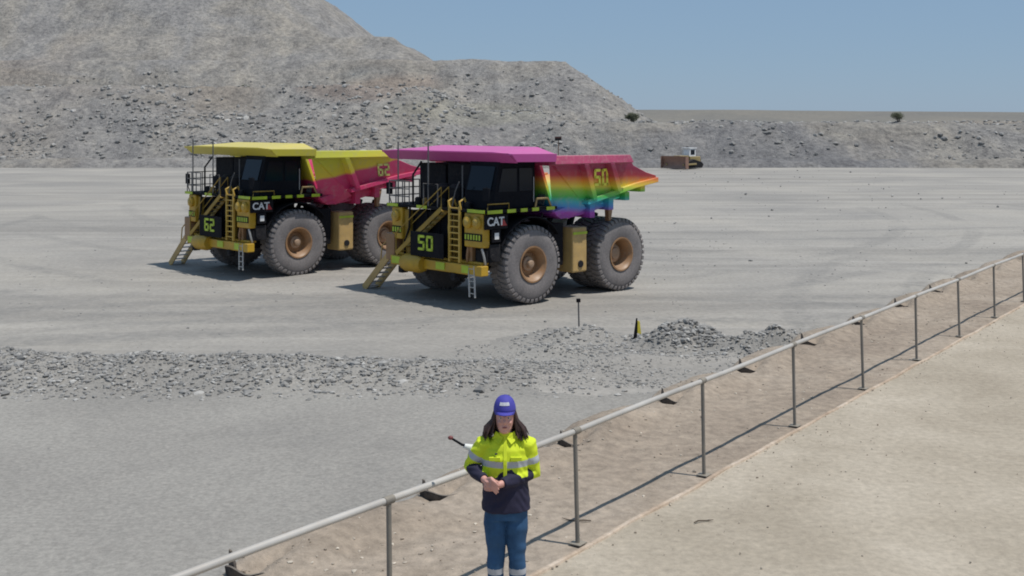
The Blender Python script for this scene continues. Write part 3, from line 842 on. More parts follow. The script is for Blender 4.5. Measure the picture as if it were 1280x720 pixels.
    sw.build('drop_ladder', M['silver'], root, bevel=.006)
    # boarding stair lowered on the right flank
    bs = MB(); A = Vector((2.5, -3.2, 1.95)); B = Vector((2.5, -5.35, .05))
    for x in (2.1, 2.85): bs.bar((x, A.y, A.z), (x, B.y, B.z), .06, .34)
    bs.build('boarding_stair', M['yellow_tan'], root)
    st_ = root.children[-1] if False else None
    for k in range(8):
        p = A.lerp(B, (k + .6) / 8); tr = MB()
        for j in range(4): tr.box(2.13 + j * .18, 2.13 + j * .18 + .15, p.y - .12, p.y + .12, p.z - .025, p.z + .02)
        tr.build('tread', M['silver'], root)
    bs = MB()
    for x in (2.1, 2.85): bs.path([(x, A.y + .15, A.z), (x, A.y + .1, A.z + .8), (x, A.y - .7, A.z + .25), (x, A.y - .85, A.z - .7)], .035, 8)
    bs.build('boarding_handrail', M['yellow_tan'], root, smooth=50)
    bs = MB(); bs.box(1.95, 2.9, -3.55, -2.9, 1.6, 2.85); bs.build('stair_winch_box', M['rim'], root, bevel=.04)
    # headlight housings
    for s in (-1, 1):
        yc = 2.62 * s if s > 0 else -2.75
        hw = .62 if s > 0 else .38
        hb_ = MB(); hb_.box(2.45, 2.86, yc - hw, yc + hw, 2.62, 4.1); hb_.build('light_housing', Y_, root, bevel=.06)
        hv = MB(); hv.box(2.87, 2.89, yc - hw + .05, yc + hw - .05, 2.90, 3.22)
        hv.build('reflector_plate', M['dark'], root)
        for j in range(6 if s > 0 else 4):
            hv = MB(); y0 = yc - hw + .10 + j * .18; hv.box(2.893, 2.905, y0, y0 + .10, 2.95, 3.17); hv.build('reflector_stripe', M['hivis'], root)
        for dy in ((-.30, .30) if s > 0 else (0,)):
            hl = MB(); hl.lathe([(0, 0), (0, .27), (.12, .26), (.16, .22), (.19, .12), (.20, 0)], 24, 'x', (2.86, yc + dy, 3.70)); hl.build('headlight', M['yellow'], root, smooth=40)
            ln_ = MB(); ln_.lathe([(0, 0), (0, .15), (.03, .13), (.045, 0)], 20, 'x', (3.045, yc + dy + .02, 3.72)); ln_.build('headlight_lens', M['lens'], root, smooth=60)
    # deck
    d = MB(); d.box(-1.4, 2.9, -3.5, 3.5, 4.12, 4.24); d.build('deck', BK, root, bevel=.01)
    for (x0, x1) in ((2.0, 2.85), (1.2, 1.7), (.5, .9), (-.2, .2), (-1.2, -.7)):
        d = MB(); d.box(x0, x1, 3.505, 3.54, 4.10, 4.25); d.build('deck_reflector', M['hivis'], root)
    for (y0, y1) in ((2.3, 3.4), (-3.4, -2.6), (-1.2, -.5)):
        d = MB(); d.box(2.905, 2.94, y0, y1, 4.12, 4.26); d.build('deck_reflector', M['hivis'], root)
    d = MB(); d.path([(2.7, 3.35, 4.24), (2.7, 3.35, 4.5), (1.5, 3.4, 4.5), (1.5, 3.4, 4.24)], .03, 8); d.build('side_handrail', M['shaded_dirty_yellow'], root, smooth=50)
    d = MB(); d.path([(-.1, 3.4, 4.24), (-.2, 3.4, 4.62), (-.9, 3.4, 4.62), (-1.1, 3.4, 4.24)], .05, 8); d.build('side_handrail', M['yellow_tan'], root, smooth=50)
    hr = MB()
    for y in (-3.4, -2.9, -2.4, -1.9):
        hr.tube((2.8, y, 4.24), (2.8, y, 5.3), .028, n=8)
    for z in (4.6, 4.95, 5.3): hr.tube((2.8, -3.4, z), (2.8, -1.9, z), .026, n=8)
    for x in (1.9, 1.0): hr.tube((x, -3.4, 4.24), (x, -3.4, 5.3), .028, n=8)
    for z in (4.6, 4.95, 5.3): hr.tube((2.8, -3.4, z), (1.0, -3.4, z), .026, n=8)
    hr.build('deck_railing', M['rail_dark'], root, smooth=50)
    for y in (-2.65, -.45):
        ms = MB(); ms.tube((2.86, y, 4.2), (2.86, y, 7.12), .035, n=8); ms.build('whip_mast', M['rail_dark'], root, smooth=50)
    for i_, (y, z, r_) in enumerate(((-1.55, 4.5, .16), (-1.05, 4.48, .13), (.2, 4.5, .17), (.75, 4.52, .14), (1.9, 4.45, .15))):
        q = MB(); q.lathe([(0, 0), (0, r_), (.3, r_), (.36, r_ * .6), (.36, 0)], 16, 'z', (2.55, y, z - .26)); q.build('canister', M['shaded_dirty_yellow'] if i_ % 2 else M['dark'], root, smooth=40)
    for (pts, r_, mt) in (([(2.75, -1.9, 4.2), (2.8, -1.9, 3.2), (2.7, -2.3, 2.6), (2.75, -2.3, 1.95)], .05, 'dark'), ([(2.75, 1.0, 4.2), (2.85, .95, 3.4), (2.8, 1.0, 2.4), (2.75, 1.1, 1.95)], .045, 'shaded_dirty_yellow'),
                        ([(2.7, 2.1, 2.6), (2.8, 2.15, 2.2), (2.7, 2.05, 1.95)], .06, 'rim'), ([(2.8, 3.1, 2.6), (2.75, 3.2, 2.2), (2.6, 3.1, 1.9)], .05, 'silver'),
                        ([(2.7, 1.5, 5.4), (2.75, 1.3, 5.0), (2.85, 1.2, 4.3)], .03, 'rail_dark'), ([(2.85, .2, 4.24), (2.85, .2, 5.25), (2.85, -.8, 5.25), (2.85, -.8, 4.24)], .03, 'rail_dark'),
                        ([(2.5, -2.0, 4.24), (2.5, -2.0, 5.6), (2.0, -2.0, 6.2)], .05, 'dark'), ([(2.2, 1.15, 4.24), (2.2, 1.15, 6.1)], .04, 'rail_dark')):
        q = MB(); q.path(pts, r_, 8); q.build('pipe', M[mt], root, smooth=50)
    q = MB(); q.box(2.4, 2.7, 2.05, 2.35, 1.98, 2.6); q.build('junction_box', M['rim'], root, bevel=.02)
    q = MB(); q.box(2.2, 2.6, 2.5, 3.2, 1.98, 2.5); q.build('junction_box', M['dark'], root, bevel=.02)
    # mirrors
    for y, x in ((-.1, 2.9), (-3.5, 2.7), (3.35, 2.75)):
        mr = MB(); mr.path([(x - .1, y, 4.24), (x, y, 4.5), (x, y, 5.25)], .025, 8); mr.box(x - .02, x + .06, y - .2, y + .2, 4.65, 5.2)
        mr.build('mirror', M['cabblack'], root, bevel=.01)
    # cab on the left, cabinets in the middle and right
    cb = MB()
    cb.prism([(-.2, 4.24), (2.35, 4.24), (2.25, 5.1), (1.90, 6.42), (-.2, 6.42)], 1.35, 3.3); cb.build('cab', M['cabblack'], root, bevel=.05)
    wd = MB(); wd.prism([(.95, 5.0), (2.05, 5.0), (1.80, 6.0), (.95, 6.0)], 3.305, 3.325)
    wd.build('side_window', M['glass'], root)
    wd = MB(); wd.prism([(0.0, 5.0), (.80, 5.0), (.80, 6.0), (0.0, 6.0)], 3.305, 3.325); wd.build('door_window', M['glass'], root)
    wd = MB(); wd.add([(2.31, 1.55, 5.05), (2.31, 3.1, 5.05), (2.02, 3.1, 6.1), (2.02, 1.55, 6.1)], [(0, 1, 2, 3)]); wd.add([(2.27, 1.55, 5.05), (2.27, 3.1, 5.05), (1.98, 3.1, 6.1), (1.98, 1.55, 6.1)], [(3, 2, 1, 0)]); wd.build('windscreen', M['glass'], root)
    dh = MB(); dh.tube((-.05, 3.36, 4.5), (-.05, 3.36, 5.6), .02, n=8); dh.build('door_handle', M['silver'], root)
    cc = MB(); cc.box(-.4, 1.5, -.7, 1.0, 4.24, 6.15); cc.build('electrical_cabinet', M['dark'], root, bevel=.04)  # cab and cabinets built tall and dark to fill in the canopy's shade
    cc = MB(); cc.box(-.6, 1.3, -3.0, -1.1, 4.24, 6.1); cc.build('control_cabinet', M['dark'], root, bevel=.04)
    for y in (-.35, .55):
        ac = MB(); ac.lathe([(0, 0), (0, .34), (.8, .36), (.85, .30), (.95, .2), (.95, 0)], 24, 'z', (2.05, y, 4.3)); ac.build('air_cleaner', M['dark'], root, smooth=40)
    ex = MB(); ex.tube((-1.0, .9, 3.6), (-1.3, 1.1, 5.4), .16, n=14); ex.build('exhaust_pipe', M['rail_dark'], root, smooth=50)
    hs = MB()
    for k in range(4): hs.path([(-.9, 3.1 - k * .12, 4.3), (-1.0, 3.15 - k * .12, 4.9), (-1.3, 3.0 - k * .1, 5.1), (-1.5, 2.8, 4.5), (-1.4, 2.5, 3.7)], .035, 6)
    hs.build('hose_bundle', M['rail_dark'], root, smooth=50)
    # side skirts with writing
    sk = MB(); sk.box(1.55, 2.85, 3.28, 3.40, 3.42, 4.05); sk.box(1.95, 2.45, 3.28, 3.38, 2.85, 3.40); sk.build('side_panel', M['black'], root, bevel=.02)
    tx = text_part('CAT', .50, M['white'], root, 'side_lettering', (2.28, 3.41, 3.74), (R(90), 0, R(180)), .01, .012, 1.0)
    tx2 = MB(); tx2.prism([(1.62, 3.55), (2.0, 3.55), (1.81, 3.85)], 3.402, 3.41); o_ = tx2.build('red_triangle', M['red'], root)
    pl = MB(); pl.box(2.08, 2.32, 3.385, 3.40, 2.98, 3.26); pl.build('white_plate', M['white'], root)
    ft = MB(); ft.tube((2.35, 3.0, 2.2), (2.35, 3.35, 2.2), .14, n=14); ft.box(1.9, 2.5, 2.2, 3.3, 2.0, 2.75); ft.build('valve_box', M['dark'], root, bevel=.02)
    # front fender: curved mud guard over the wheel
    for s in (-1, 1):
        fd = MB(); n = 14; vs = []; fs = []
        for i in range(n + 1):
            an = R(25 + 120 * i / n); 
            for rr in (2.02, 2.07):
                for yy in (2.15, 3.36): vs.append((rr * math.cos(an), s * yy, TR + rr * math.sin(an)))
        for i in range(n):
            a = i * 4; b_ = a + 4
            fs += [(a, a + 1, b_ + 1, b_), (a + 2, b_ + 2, b_ + 3, a + 3), (a, b_, b_ + 2, a + 2), (a + 1, a + 3, b_ + 3, b_ + 1)]
        fs += [(0, 2, 3, 1), (n * 4, n * 4 + 1, n * 4 + 3, n * 4 + 2)]
        fd.add(vs, fs); fd.build('mud_guard', BK, root, smooth=40)
    # tanks
    tk = MB(); tk.box(-3.45, -2.50, 2.25, 3.42, 1.12, 3.2); tk.build('fuel_tank', M['yellow_tan'], root, bevel=.08)
    tk = MB(); tk.box(-3.44, -2.51, 3.425, 3.44, 2.86, 2.98); tk.build('tank_reflector', M['hivis'], root)
    tk = MB(); tk.lathe([(0, 0), (0, .17), (.05, .16), (.05, 0)], 20, 'y', (-3.0, 3.42, 1.5)); tk.build('tank_filler', D, root, smooth=40)
    tk = MB(); tk.box(-3.4, -1.9, -3.3, -2.1, 1.3, 3.0); tk.build('hydraulic_tank', M['yellow_tan'], root, bevel=.08)
    tk = MB(); tk.box(-2.2, -1.2, 1.3, 3.1, 1.5, 3.4); tk.build('battery_box', BK, root, bevel=.03)
    # ------------ tray
    top_y, low_y = 4.30, 3.72
    def side_pt(x, z):   # outer y of the sloping side
        return 3.52 + (z - 3.66) * .25
    tray = MB()
    for s in (-1, 1):
        poly = [(-.25, 6.35), (-5.55, 6.35), (-5.95, 5.98), (-7.0, 5.62), (-7.75, 5.45), (-7.9, 5.25), (-6.3, 5.0), (-4.6, 4.72), (-3.1, 4.46), (-2.75, 4.40)]
        n = len(poly)
        vs = [(x, s * side_pt(x, z), z) for x, z in poly] + [(x, s * (side_pt(x, z) - .10), z) for x, z in poly]
        # split as fan triangles is not convex: use explicit strips
        tray.add(vs, [(k, (k + 1) % n, n + (k + 1) % n, n + k) for k in range(n)] + [tuple(range(n)), tuple(range(2 * n - 1, n - 1, -1))])
        # floor ledge
        lp = [(-2.9, 4.46), (-3.2, 4.54), (-6.3, 5.14), (-7.9, 5.36), (-7.9, 5.12), (-6.3, 4.90), (-3.2, 4.30), (-2.9, 4.25)]
        tray.prism(lp, s * 3.55, s * 4.02)
        # raked front corner plate, from the side's front edge inwards to the narrower belly
        tray.add([(-.25, s * side_pt(0, 6.35), 6.35), (-2.75, s * side_pt(0, 4.40), 4.40), (-3.3, s * 3.5, 4.05), (-2.4, s * 3.25, 3.60), (-1.5, s * 3.1, 3.85), (-.38, s * 3.98, 6.2)],
                 [(0, 1, 5), (1, 4, 5), (1, 3, 4), (1, 2, 3)])
    # floor, front wall, belly
    tray.prism([(-1.3, 4.0), (-3.2, 4.40), (-7.9, 5.30), (-7.95, 5.14), (-3.2, 4.22), (-1.5, 3.75)], -3.40, 3.40)
    tray.box(-.45, -.25, -4.15, 4.15, 6.1, 6.5)
    tray.prism([(-.25, 6.5), (-1.30, 3.95), (-1.50, 3.80), (-.45, 6.5)], -3.35, 3.35)
    tray.prism([(-1.25, 3.95), (-1.85, 3.62), (-2.6, 3.66), (-3.8, 3.82), (-4.8, 4.05), (-5.4, 4.32), (-6.2, 4.46), (-6.5, 4.72), (-7.9, 4.95), (-7.9, 5.1), (-3.2, 4.24), (-1.5, 3.95)], -3.30, 3.30)
    # cross bolsters under the belly
    for x, z0, z1 in ((-3.6, 3.60, 4.3), (-4.9, 3.90, 4.5), (-6.05, 4.30, 4.7), (-7.2, 4.66, 5.0)):
        tray.box(x - .17, x + .17, -3.62, 3.62, z0, z1)
    tr = tray.build('tray', M['rainbow'], root, bevel=.025)
    # rib stanchions on the sides, leaning back
    for s in (-1, 1):
        tp = MB(); tp.add([(-.3, s * 4.05, 6.10), (-.3, s * 4.48, 6.16), (-.3, s * 4.42, 6.55), (-.3, s * 4.05, 6.55), (-5.45, s * 4.05, 6.08), (-5.55, s * 4.48, 6.14), (-5.35, s * 4.42, 6.50), (-5.35, s * 4.05, 6.50)],
                 [(0, 1, 2, 3), (7, 6, 5, 4), (0, 4, 5, 1), (1, 5, 6, 2), (2, 6, 7, 3), (3, 7, 4, 0)])
        tp.build('top_rail', M['railpink'], tr, bevel=.03)
        for (xt, xb, zb) in ((-2.3, -3.35, 4.45), (-4.05, -4.95, 4.78)):
            rb = MB(); w_ = .20; zt_ = 6.14
            yo_t, yo_b = 4.48, side_pt(0, zb) + .36
            vs = [(xt + w_, s * 4.15, zt_), (xt - w_, s * 4.15, zt_), (xt - w_ * .7, s * yo_t, zt_), (xt + w_ * .7, s * yo_t, zt_),
                  (xb + w_, s * (side_pt(0, zb) - .05), zb), (xb - w_, s * (side_pt(0, zb) - .05), zb), (xb - w_ * .7, s * yo_b, zb), (xb + w_ * .7, s * yo_b, zb)]
            rb.add(vs, [(0, 1, 2, 3), (7, 6, 5, 4), (0, 4, 5, 1), (1, 5, 6, 2), (2, 6, 7, 3), (3, 7, 4, 0)])
            rb.build('rib', M['rainbow'], tr, bevel=.02)
    # canopy
    cp = MB()
    xs_ = [2.4, 1.2, -.35]
    def ctop(x, y):
        u = (2.4 - x) / 2.75; e = max(0, (abs(y) - 3.3) / 1.2)
        return 6.74 + .18 * u - e * (.06 + .26 * u)
    ysl = [-4.5, -3.3, -1.6, 0, 1.6, 3.3, 4.5]
    vs = [(x, y, ctop(x, y)) for x in xs_ for y in ysl] + [(x, y, ctop(x, y) - .07) for x in xs_ for y in ysl]
    n = len(ysl); K = len(xs_) * n; fs = []
    for i in range(2):
        for j in range(n - 1):
            a = i * n + j; fs.append((a, a + 1, a + n + 1, a + n)); fs.append((K + a, K + a + n, K + a + n + 1, K + a + 1))
    for j in range(n - 1):
        fs.append((j, K + j, K + j + 1, j + 1)); a = 2 * n + j; fs.append((a, a + 1, K + a + 1, K + a))
    for i in range(2):
        a = i * n; fs.append((a, a + n, K + a + n, K + a)); a = i * n + n - 1; fs.append((a, K + a, K + a + n, a + n))
    cp.add(vs, fs)
    # lips
    cp.add([(2.46, -4.5, 6.70), (2.46, 4.35, 6.70), (1.90, 4.30, 6.27), (1.90, -4.45, 6.27), (2.36, -4.5, 6.70), (2.36, 4.35, 6.70), (1.80, 4.30, 6.27), (1.80, -4.45, 6.27)],
           [(0, 1, 2, 3), (7, 6, 5, 4), (0, 4, 5, 1), (3, 2, 6, 7), (0, 3, 7, 4), (1, 5, 6, 2)])
    for s in (-1, 1):
        cp.add([(2.40, s * 4.52, 6.68), (-.35, s * 4.52, 6.64), (-.35, s * 4.46, 6.28), (2.0, s * 4.46, 6.32), (2.40, s * 4.42, 6.68), (-.35, s * 4.42, 6.64), (-.35, s * 4.36, 6.28), (2.0, s * 4.36, 6.32)],
               [(0, 1, 2, 3), (7, 6, 5, 4), (0, 4, 5, 1), (3, 2, 6, 7), (0, 3, 7, 4), (1, 5, 6, 2)])
    for y in (-3, -1, 1, 3): cp.box(-.3, 1.7, y - .08, y + .08, 6.40, 6.70)
    cp.build('canopy', M['canopy'], root, bevel=.012)
    for s in (-1, 1):
        bg_ = MB(); bg_.add([(-5.1, s * 3.0, 4.2), (-5.5, s * 3.0, 4.3), (-5.3, s * 3.0, 3.35), (-5.15, s * 3.0, 3.35), (-5.1, s * 3.25, 4.2), (-5.5, s * 3.25, 4.3), (-5.3, s * 3.25, 3.35), (-5.15, s * 3.25, 3.35)],
               [(0, 1, 2, 3), (7, 6, 5, 4), (0, 4, 5, 1), (3, 2, 6, 7), (0, 3, 7, 4), (1, 5, 6, 2)])
        bg_.build('rock_ejector', M['rim'], root, bevel=.01)
    return root

truck = make_truck()
def side_number(root, a, b, mat, x0=-3.1, k=1.0):
    """number on the left side of the tray between the two ribs, slightly slanted"""
    tr = [c for c in root.children if c.name.startswith('tray')][0]
    gm = MB()
    def put(u, v, f):
        z = 4.98 + v; x = x0 - u - .3 * (5.9 - z)
        y = 3.52 + (z - 3.66) * .25 + .02 + (.025 if f else 0)
        return (x, y, z)
    glyph(gm, a, .08 * k, .10, .42 * k, .80 * k, .13 * k, put); glyph(gm, b, .60 * k, .10, .42 * k, .80 * k, .13 * k, put)
    o = gm.build('side_number', mat, tr)
    return o
TRZ = math.atan2(-.686, -.727)
M['numwhite'] = paint('cream_number', (.80, .76, .22), .4, .1)
M['numyellow'] = paint('yellow_number', (.88, .84, .10), .4, .0, var=.05)
truck2 = copy_tree(truck)
side_number(truck, '5', '0', M['numyellow'])
tO = Vector((-1.38, 53.4, .06))
truck.location = tO; truck.rotation_euler = (0, 0, TRZ)
tag(truck, 'nearer rainbow painted mining haul truck with magenta canopy and number 50', 'haul truck', 'rainbow haul trucks parked on the yard')
truck2.location = tO + Vector((-12.1, 9.3, 0)); truck2.rotation_euler = (0, 0, TRZ)
tag(truck2, 'farther mining haul truck with red and yellow tray and number 62', 'haul truck', 'rainbow haul trucks parked on the yard')
def kid(root, n): return [c for c in root.children if c.name.split('.')[0] == n]
for o in kid(truck2, 'tray'):
    o.data = o.data.copy(); o.data.materials[0] = M['livery_two']
    for c in o.children:
        if c.name.startswith('top_rail'): c.data = c.data.copy(); c.data.materials[0] = M['livery_two']
    rbs = [c for c in o.children if c.name.startswith('rib')]
    for c in rbs[1::2]: bpy.data.objects.remove(c)
    rbs = rbs[0::2]
    for c in rbs: c.data = c.data.copy(); c.data.materials[0] = M['livery_two']
for o in kid(truck2, 'canopy'): o.data = o.data.copy(); o.data.materials[0] = M['canopy_two']
side_number(truck2, '6', '2', M['numwhite'], -4.45, .85)
for o in kid(truck2, 'front_number'):
    gm = MB()
    for ch, u in (('6', -.78), ('2', -.20)): glyph(gm, ch, u, 2.28, .46, .68, .115, lambda u_, v_, f: (3.195 if f else 3.17, u_, v_))
    t_ = gm.build('front_number', M['hivis'], truck2); bpy.data.objects.remove(o)

# ------------------------------------------------------------------ small yard furniture
p = ground_pt(724, 421.5); z = yz(p.x, p.y)
r = empty('marker_post', (p.x, p.y, z - .05)); tag(r, 'thin dark marker post with a small black cap on the rubble mound before the truck', 'marker post')
a = MB(); a.tube((0, 0, -.2), (-.03, 0, 1.36 - z), .03, n=10); a.build('pole', M['rail_dark'], r, smooth=50)
a = MB(); a.box(-.11, .05, -.06, .06, 1.36 - z, 1.50 - z); a.build('cap', M['black'], r, bevel=.02)
p = ground_pt(794, 430); z = yz(p.x, p.y)
r = empty('road_delineator', (p.x, p.y, z - .03), .2); r.scale = (.62, .8, .95); tag(r, 'leaning black and yellow delineator standing on the gravel right of the marker post', 'delineator')
a = MB(); a.add([(-.12, -.05, 0), (.10, -.05, 0), (.10, .05, 0), (-.12, .05, 0), (.06, -.03, .82), (.13, -.03, .82), (.13, .03, .82), (.06, .03, .82)], [(3, 2, 1, 0), (4, 5, 6, 7), (0, 1, 5, 4), (1, 2, 6, 5), (2, 3, 7, 6), (3, 0, 4, 7)])
a.build('post', M['black'], r, bevel=.01)
a = MB(); a.add([(.125, -.04, .25), (.36, -.04, .20), (.36, .04, .20), (.125, .04, .25), (.135, -.03, .72), (.27, -.03, .70), (.27, .03, .70), (.135, .03, .72)], [(3, 2, 1, 0), (4, 5, 6, 7), (0, 1, 5, 4), (1, 2, 6, 5), (2, 3, 7, 6), (3, 0, 4, 7)])
a.build('reflective_panel', paint('dusty_yellow_plastic', (.75, .62, .06), .5, .3), r, bevel=.01)
# sign beyond the truck
r = empty('road_sign', (58 / F * 160, 160, -.05)); tag(r, 'small dark rectangular sign on a tall thin pole beyond the trucks', 'sign')
a = MB(); a.tube((0, 0, 0), (0, 0, 5.8), .07, n=10); a.build('pole', paint('rusty_pole', (.16, .09, .06), .7, .3), r, smooth=50)
a = MB(); a.box(-.5, .42, -.12, -.08, 5.75, 6.30); a.build('sign_panel', M['dark'], r, bevel=.01)
a = MB(); a.box(-.5, .42, -.14, -.122, 6.12, 6.20); a.build('panel_stripe', paint('dull_red_band', (.16, .05, .04), .6, .2), r)
# white marker on the slope
x_, y_ = 71 / F * 232, 232
o = MB(); o.add([(-.25, -.2, -.3), (.3, -.2, -.3), (.3, .25, -.3), (-.25, .25, -.3), (-.2, -.15, 1.1), (.15, -.15, 1.3), (.15, .15, 1.25), (-.18, .15, 1.15)], [(3, 2, 1, 0), (4, 5, 6, 7), (0, 1, 5, 4), (1, 2, 6, 5), (2, 3, 7, 6), (3, 0, 4, 7)])
o = o.build('boundary_marker', M['white'], bevel=.05); o.location = (x_, y_, hill_z(x_, y_) + .1); tag(o, 'white upright marker block on the slope right of the dark sign', 'marker')

# bulldozer far right
def dozer(loc, rz):
    r = empty('bulldozer', loc, rz); tag(r, 'dusty brown bulldozer with a wide blade parked far off at the foot of the heap', 'bulldozer')
    bm_ = paint('dusty_dozer_brown', (.26, .14, .10), .7, .6); dz = paint('dusty_dozer_yellow', (.35, .26, .10), .6, .5)
    b = MB(); n = 8; vs = []; fs = []
    for i in range(n + 1):
        u = i / n; z = .1 + 2.2 * u; x = 3.2 - .5 * math.sin(u * PI)
        for xx in (x, x + .12):
            for y in (-2.9, 2.9): vs.append((xx, y, z))
    for i in range(n):
        a = i * 4; c = a + 4; fs += [(a, a + 1, c + 1, c), (a + 2, c + 2, c + 3, a + 3), (a, c, c + 2, a + 2), (a + 1, a + 3, c + 3, c + 1)]
    fs += [(0, 2, 3, 1), (n * 4, n * 4 + 1, n * 4 + 3, n * 4 + 2)]
    b.add(vs, fs)
    for s in (-1, 1): b.box(2.7, 3.5, s * 2.9 - .05, s * 2.9 + .05, .1, 2.2)
    b.build('blade', bm_, r, smooth=40)
    for s in (-1, 1):
        t = MB(); pts = [(2.1, .75), (1.7, .15), (-2.2, .15), (-2.7, .7), (-2.2, 1.2), (0, 1.75), (1.6, 1.25)]
        t.prism(pts, s * 1.2, s * 1.8); t.build('track', M['dark'], r, bevel=.08)
        t = MB(); t.bar((3.1, s * 2.0, .8), (-.4, s * 2.0, .9), .25, .3); t.build('push_arm', dz, r, bevel=.03)
    t = MB(); t.box(.2, 2.5, -.8, .8, 1.1, 2.4); t.box(-2.6, .2, -1.1, 1.1, 1.1, 2.2); t.build('body', dz, r, bevel=.08)
    t = MB(); t.prism([(.2, 2.2), (0, 3.6), (-1.6, 3.6), (-1.6, 2.2)], -.85, .85); t.box(-1.8, .2, -.95, .95, 3.6, 3.75); t.build('cab', M['white'], r, bevel=.04)
    t = MB(); t.box(-1.3, -.2, -.87, -.855, 2.5, 3.4); t.box(-1.3, -.2, .855, .87, 2.5, 3.4); t.build('cab_window', M['glass'], r)
    t = MB(); t.tube((1.3, .4, 2.4), (1.3, .4, 3.5), .09, n=10); t.build('exhaust', M['silver'], r, smooth=50)
    t = MB(); t.box(-3.4, -2.6, -.5, .5, .9, 1.7); t.prism([(-3.3, 1.4), (-3.7, 1.4), (-3.9, .2), (-3.7, .2)], -.12, .12); t.build('ripper', M['dark'], r, bevel=.03)
    return r
dozer((31.2, 206, 0), R(-140))

# ------------------------------------------------------------------ person
def remeshed(mb, name, mats, parent, voxel, smooth_it=4, assign=None, disp=None):
    o = mb.build('tmp', mats[0]); md = o.modifiers.new('r', 'REMESH'); md.mode = 'VOXEL'; md.voxel_size = voxel; md.use_smooth_shade = True
    ms = o.modifiers.new('s', 'SMOOTH'); ms.iterations = smooth_it; ms.factor = .5
    dg = bpy.context.evaluated_depsgraph_get(); me = bpy.data.meshes.new_from_object(o.evaluated_get(dg))
    bpy.data.objects.remove(o)
    me.name = name; me.materials.clear()
    for m_ in mats: me.materials.append(m_)
    if disp:
        nv = len(me.vertices); co = np.empty(nv * 3); me.vertices.foreach_get('co', co); co = co.reshape(-1, 3)
        no = np.empty(nv * 3); me.vertices.foreach_get('normal', no); no = no.reshape(-1, 3)
        co = co + no * disp(co)[:, None]; me.vertices.foreach_set('co', co.ravel())
    if assign:
        nf = len(me.polygons); ce = np.empty(nf * 3); me.polygons.foreach_get('center', ce); ce = ce.reshape(-1, 3)
        no = np.empty(nf * 3); me.polygons.foreach_get('normal', no); no = no.reshape(-1, 3)
        me.polygons.foreach_set('material_index', assign(ce, no).astype(np.int32))
    me.polygons.foreach_set('use_smooth', np.ones(len(me.polygons), bool))
    me.update()
    ob = bpy.data.objects.new(name, me); COL.objects.link(ob); ob.parent = parent
    return ob

def loft(mb, rings, n=24):
    """rings: (center, rx, ry, [tilt axis matrix]) ellipses stacked; closed ends"""
    vs = []
    for (c, rx, ry) in rings:
        for k in range(n):
            t = 2 * PI * k / n; vs.append((c[0] + rx * math.cos(t), c[1] + ry * math.sin(t), c[2]))
    fs = []
    for i in range(len(rings) - 1):
        for k in range(n): fs.append((i * n + k, i * n + (k + 1) % n, (i + 1) * n + (k + 1) % n, (i + 1) * n + k))
    fs += [tuple(range(n - 1, -1, -1)), tuple(range((len(rings) - 1) * n, len(rings) * n))]
    mb.add(vs, fs)
def ball(mb, c, r, n=16):
    bm = bmesh.new(); bmesh.ops.create_uvsphere(bm, u_segments=n, v_segments=n // 2 + 2, radius=1)
    vs = [(c[0] + v.co.x * r[0], c[1] + v.co.y * r[1], c[2] + v.co.z * r[2]) for v in bm.verts]
    fs = [tuple(v.index for v in f.verts) for f in bm.faces]; bm.free(); mb.add(vs, fs)

def cloth(name, col, rough=.85, var=.15, sc=6):
    m, nt, b = newmat(name); v = coords(nt); n1 = noise(nt, v, sc, 4, .6)
    c = ramp(nt, n1, [(.3, tuple(x * (1 - var) for x in col)), (.7, tuple(x * (1 + var) for x in col))])
    nt.links.new(c, b.inputs['Base Color']); b.inputs['Roughness'].default_value = rough
    h = noise(nt, v, 260, 2, .5); bump(nt, b, h, .2, .002); return m
M['hi'] = cloth('lime_cloth', (.60, .70, .02), .8, .10)
M['navy'] = cloth('navy_cloth', (.016, .014, .038), .85)
M['tape'] = cloth('silver_tape', (.42, .43, .46), .35, .08)
M['denim'] = cloth('blue_work_cloth', (.022, .075, .165), .85, .30)
M['capblue'] = cloth('blue_cap_cloth', (.055, .05, .32), .75)
M['skin'] = cloth('skin', (.60, .31, .25), .55, .12, 14)
M['hair'] = cloth('brown_hair', (.045, .022, .018), .6, .5, 30)
M['boot'] = cloth('boot_leather', (.16, .10, .06), .7)
M['eye'] = cloth('eye_white', (.6, .57, .52), .2, .02); M['iris'] = cloth('iris', (.03, .025, .02), .2, .02)
M['lip'] = cloth('lip', (.33, .10, .09), .5, .05)

PX, PY = -.03, 9.2
man = empty('person', (0, PY, 4.012))
tag(man, 'person in blue cap and lime and navy jacket standing with clasped hands by the railing', 'person')
SHL = Vector((-.225, .0, 1.435)); SHR = Vector((.125, .0, 1.435))
ELL = Vector((-.325, .035, 1.235)); ELR = Vector((.165, .02, 1.195))
WRL = Vector((-.212, -.178, 1.195)); WRR = Vector((-.095, -.21, 1.17))
HC = Vector((-.058, -.03, 1.655))      # head centre

body = MB()
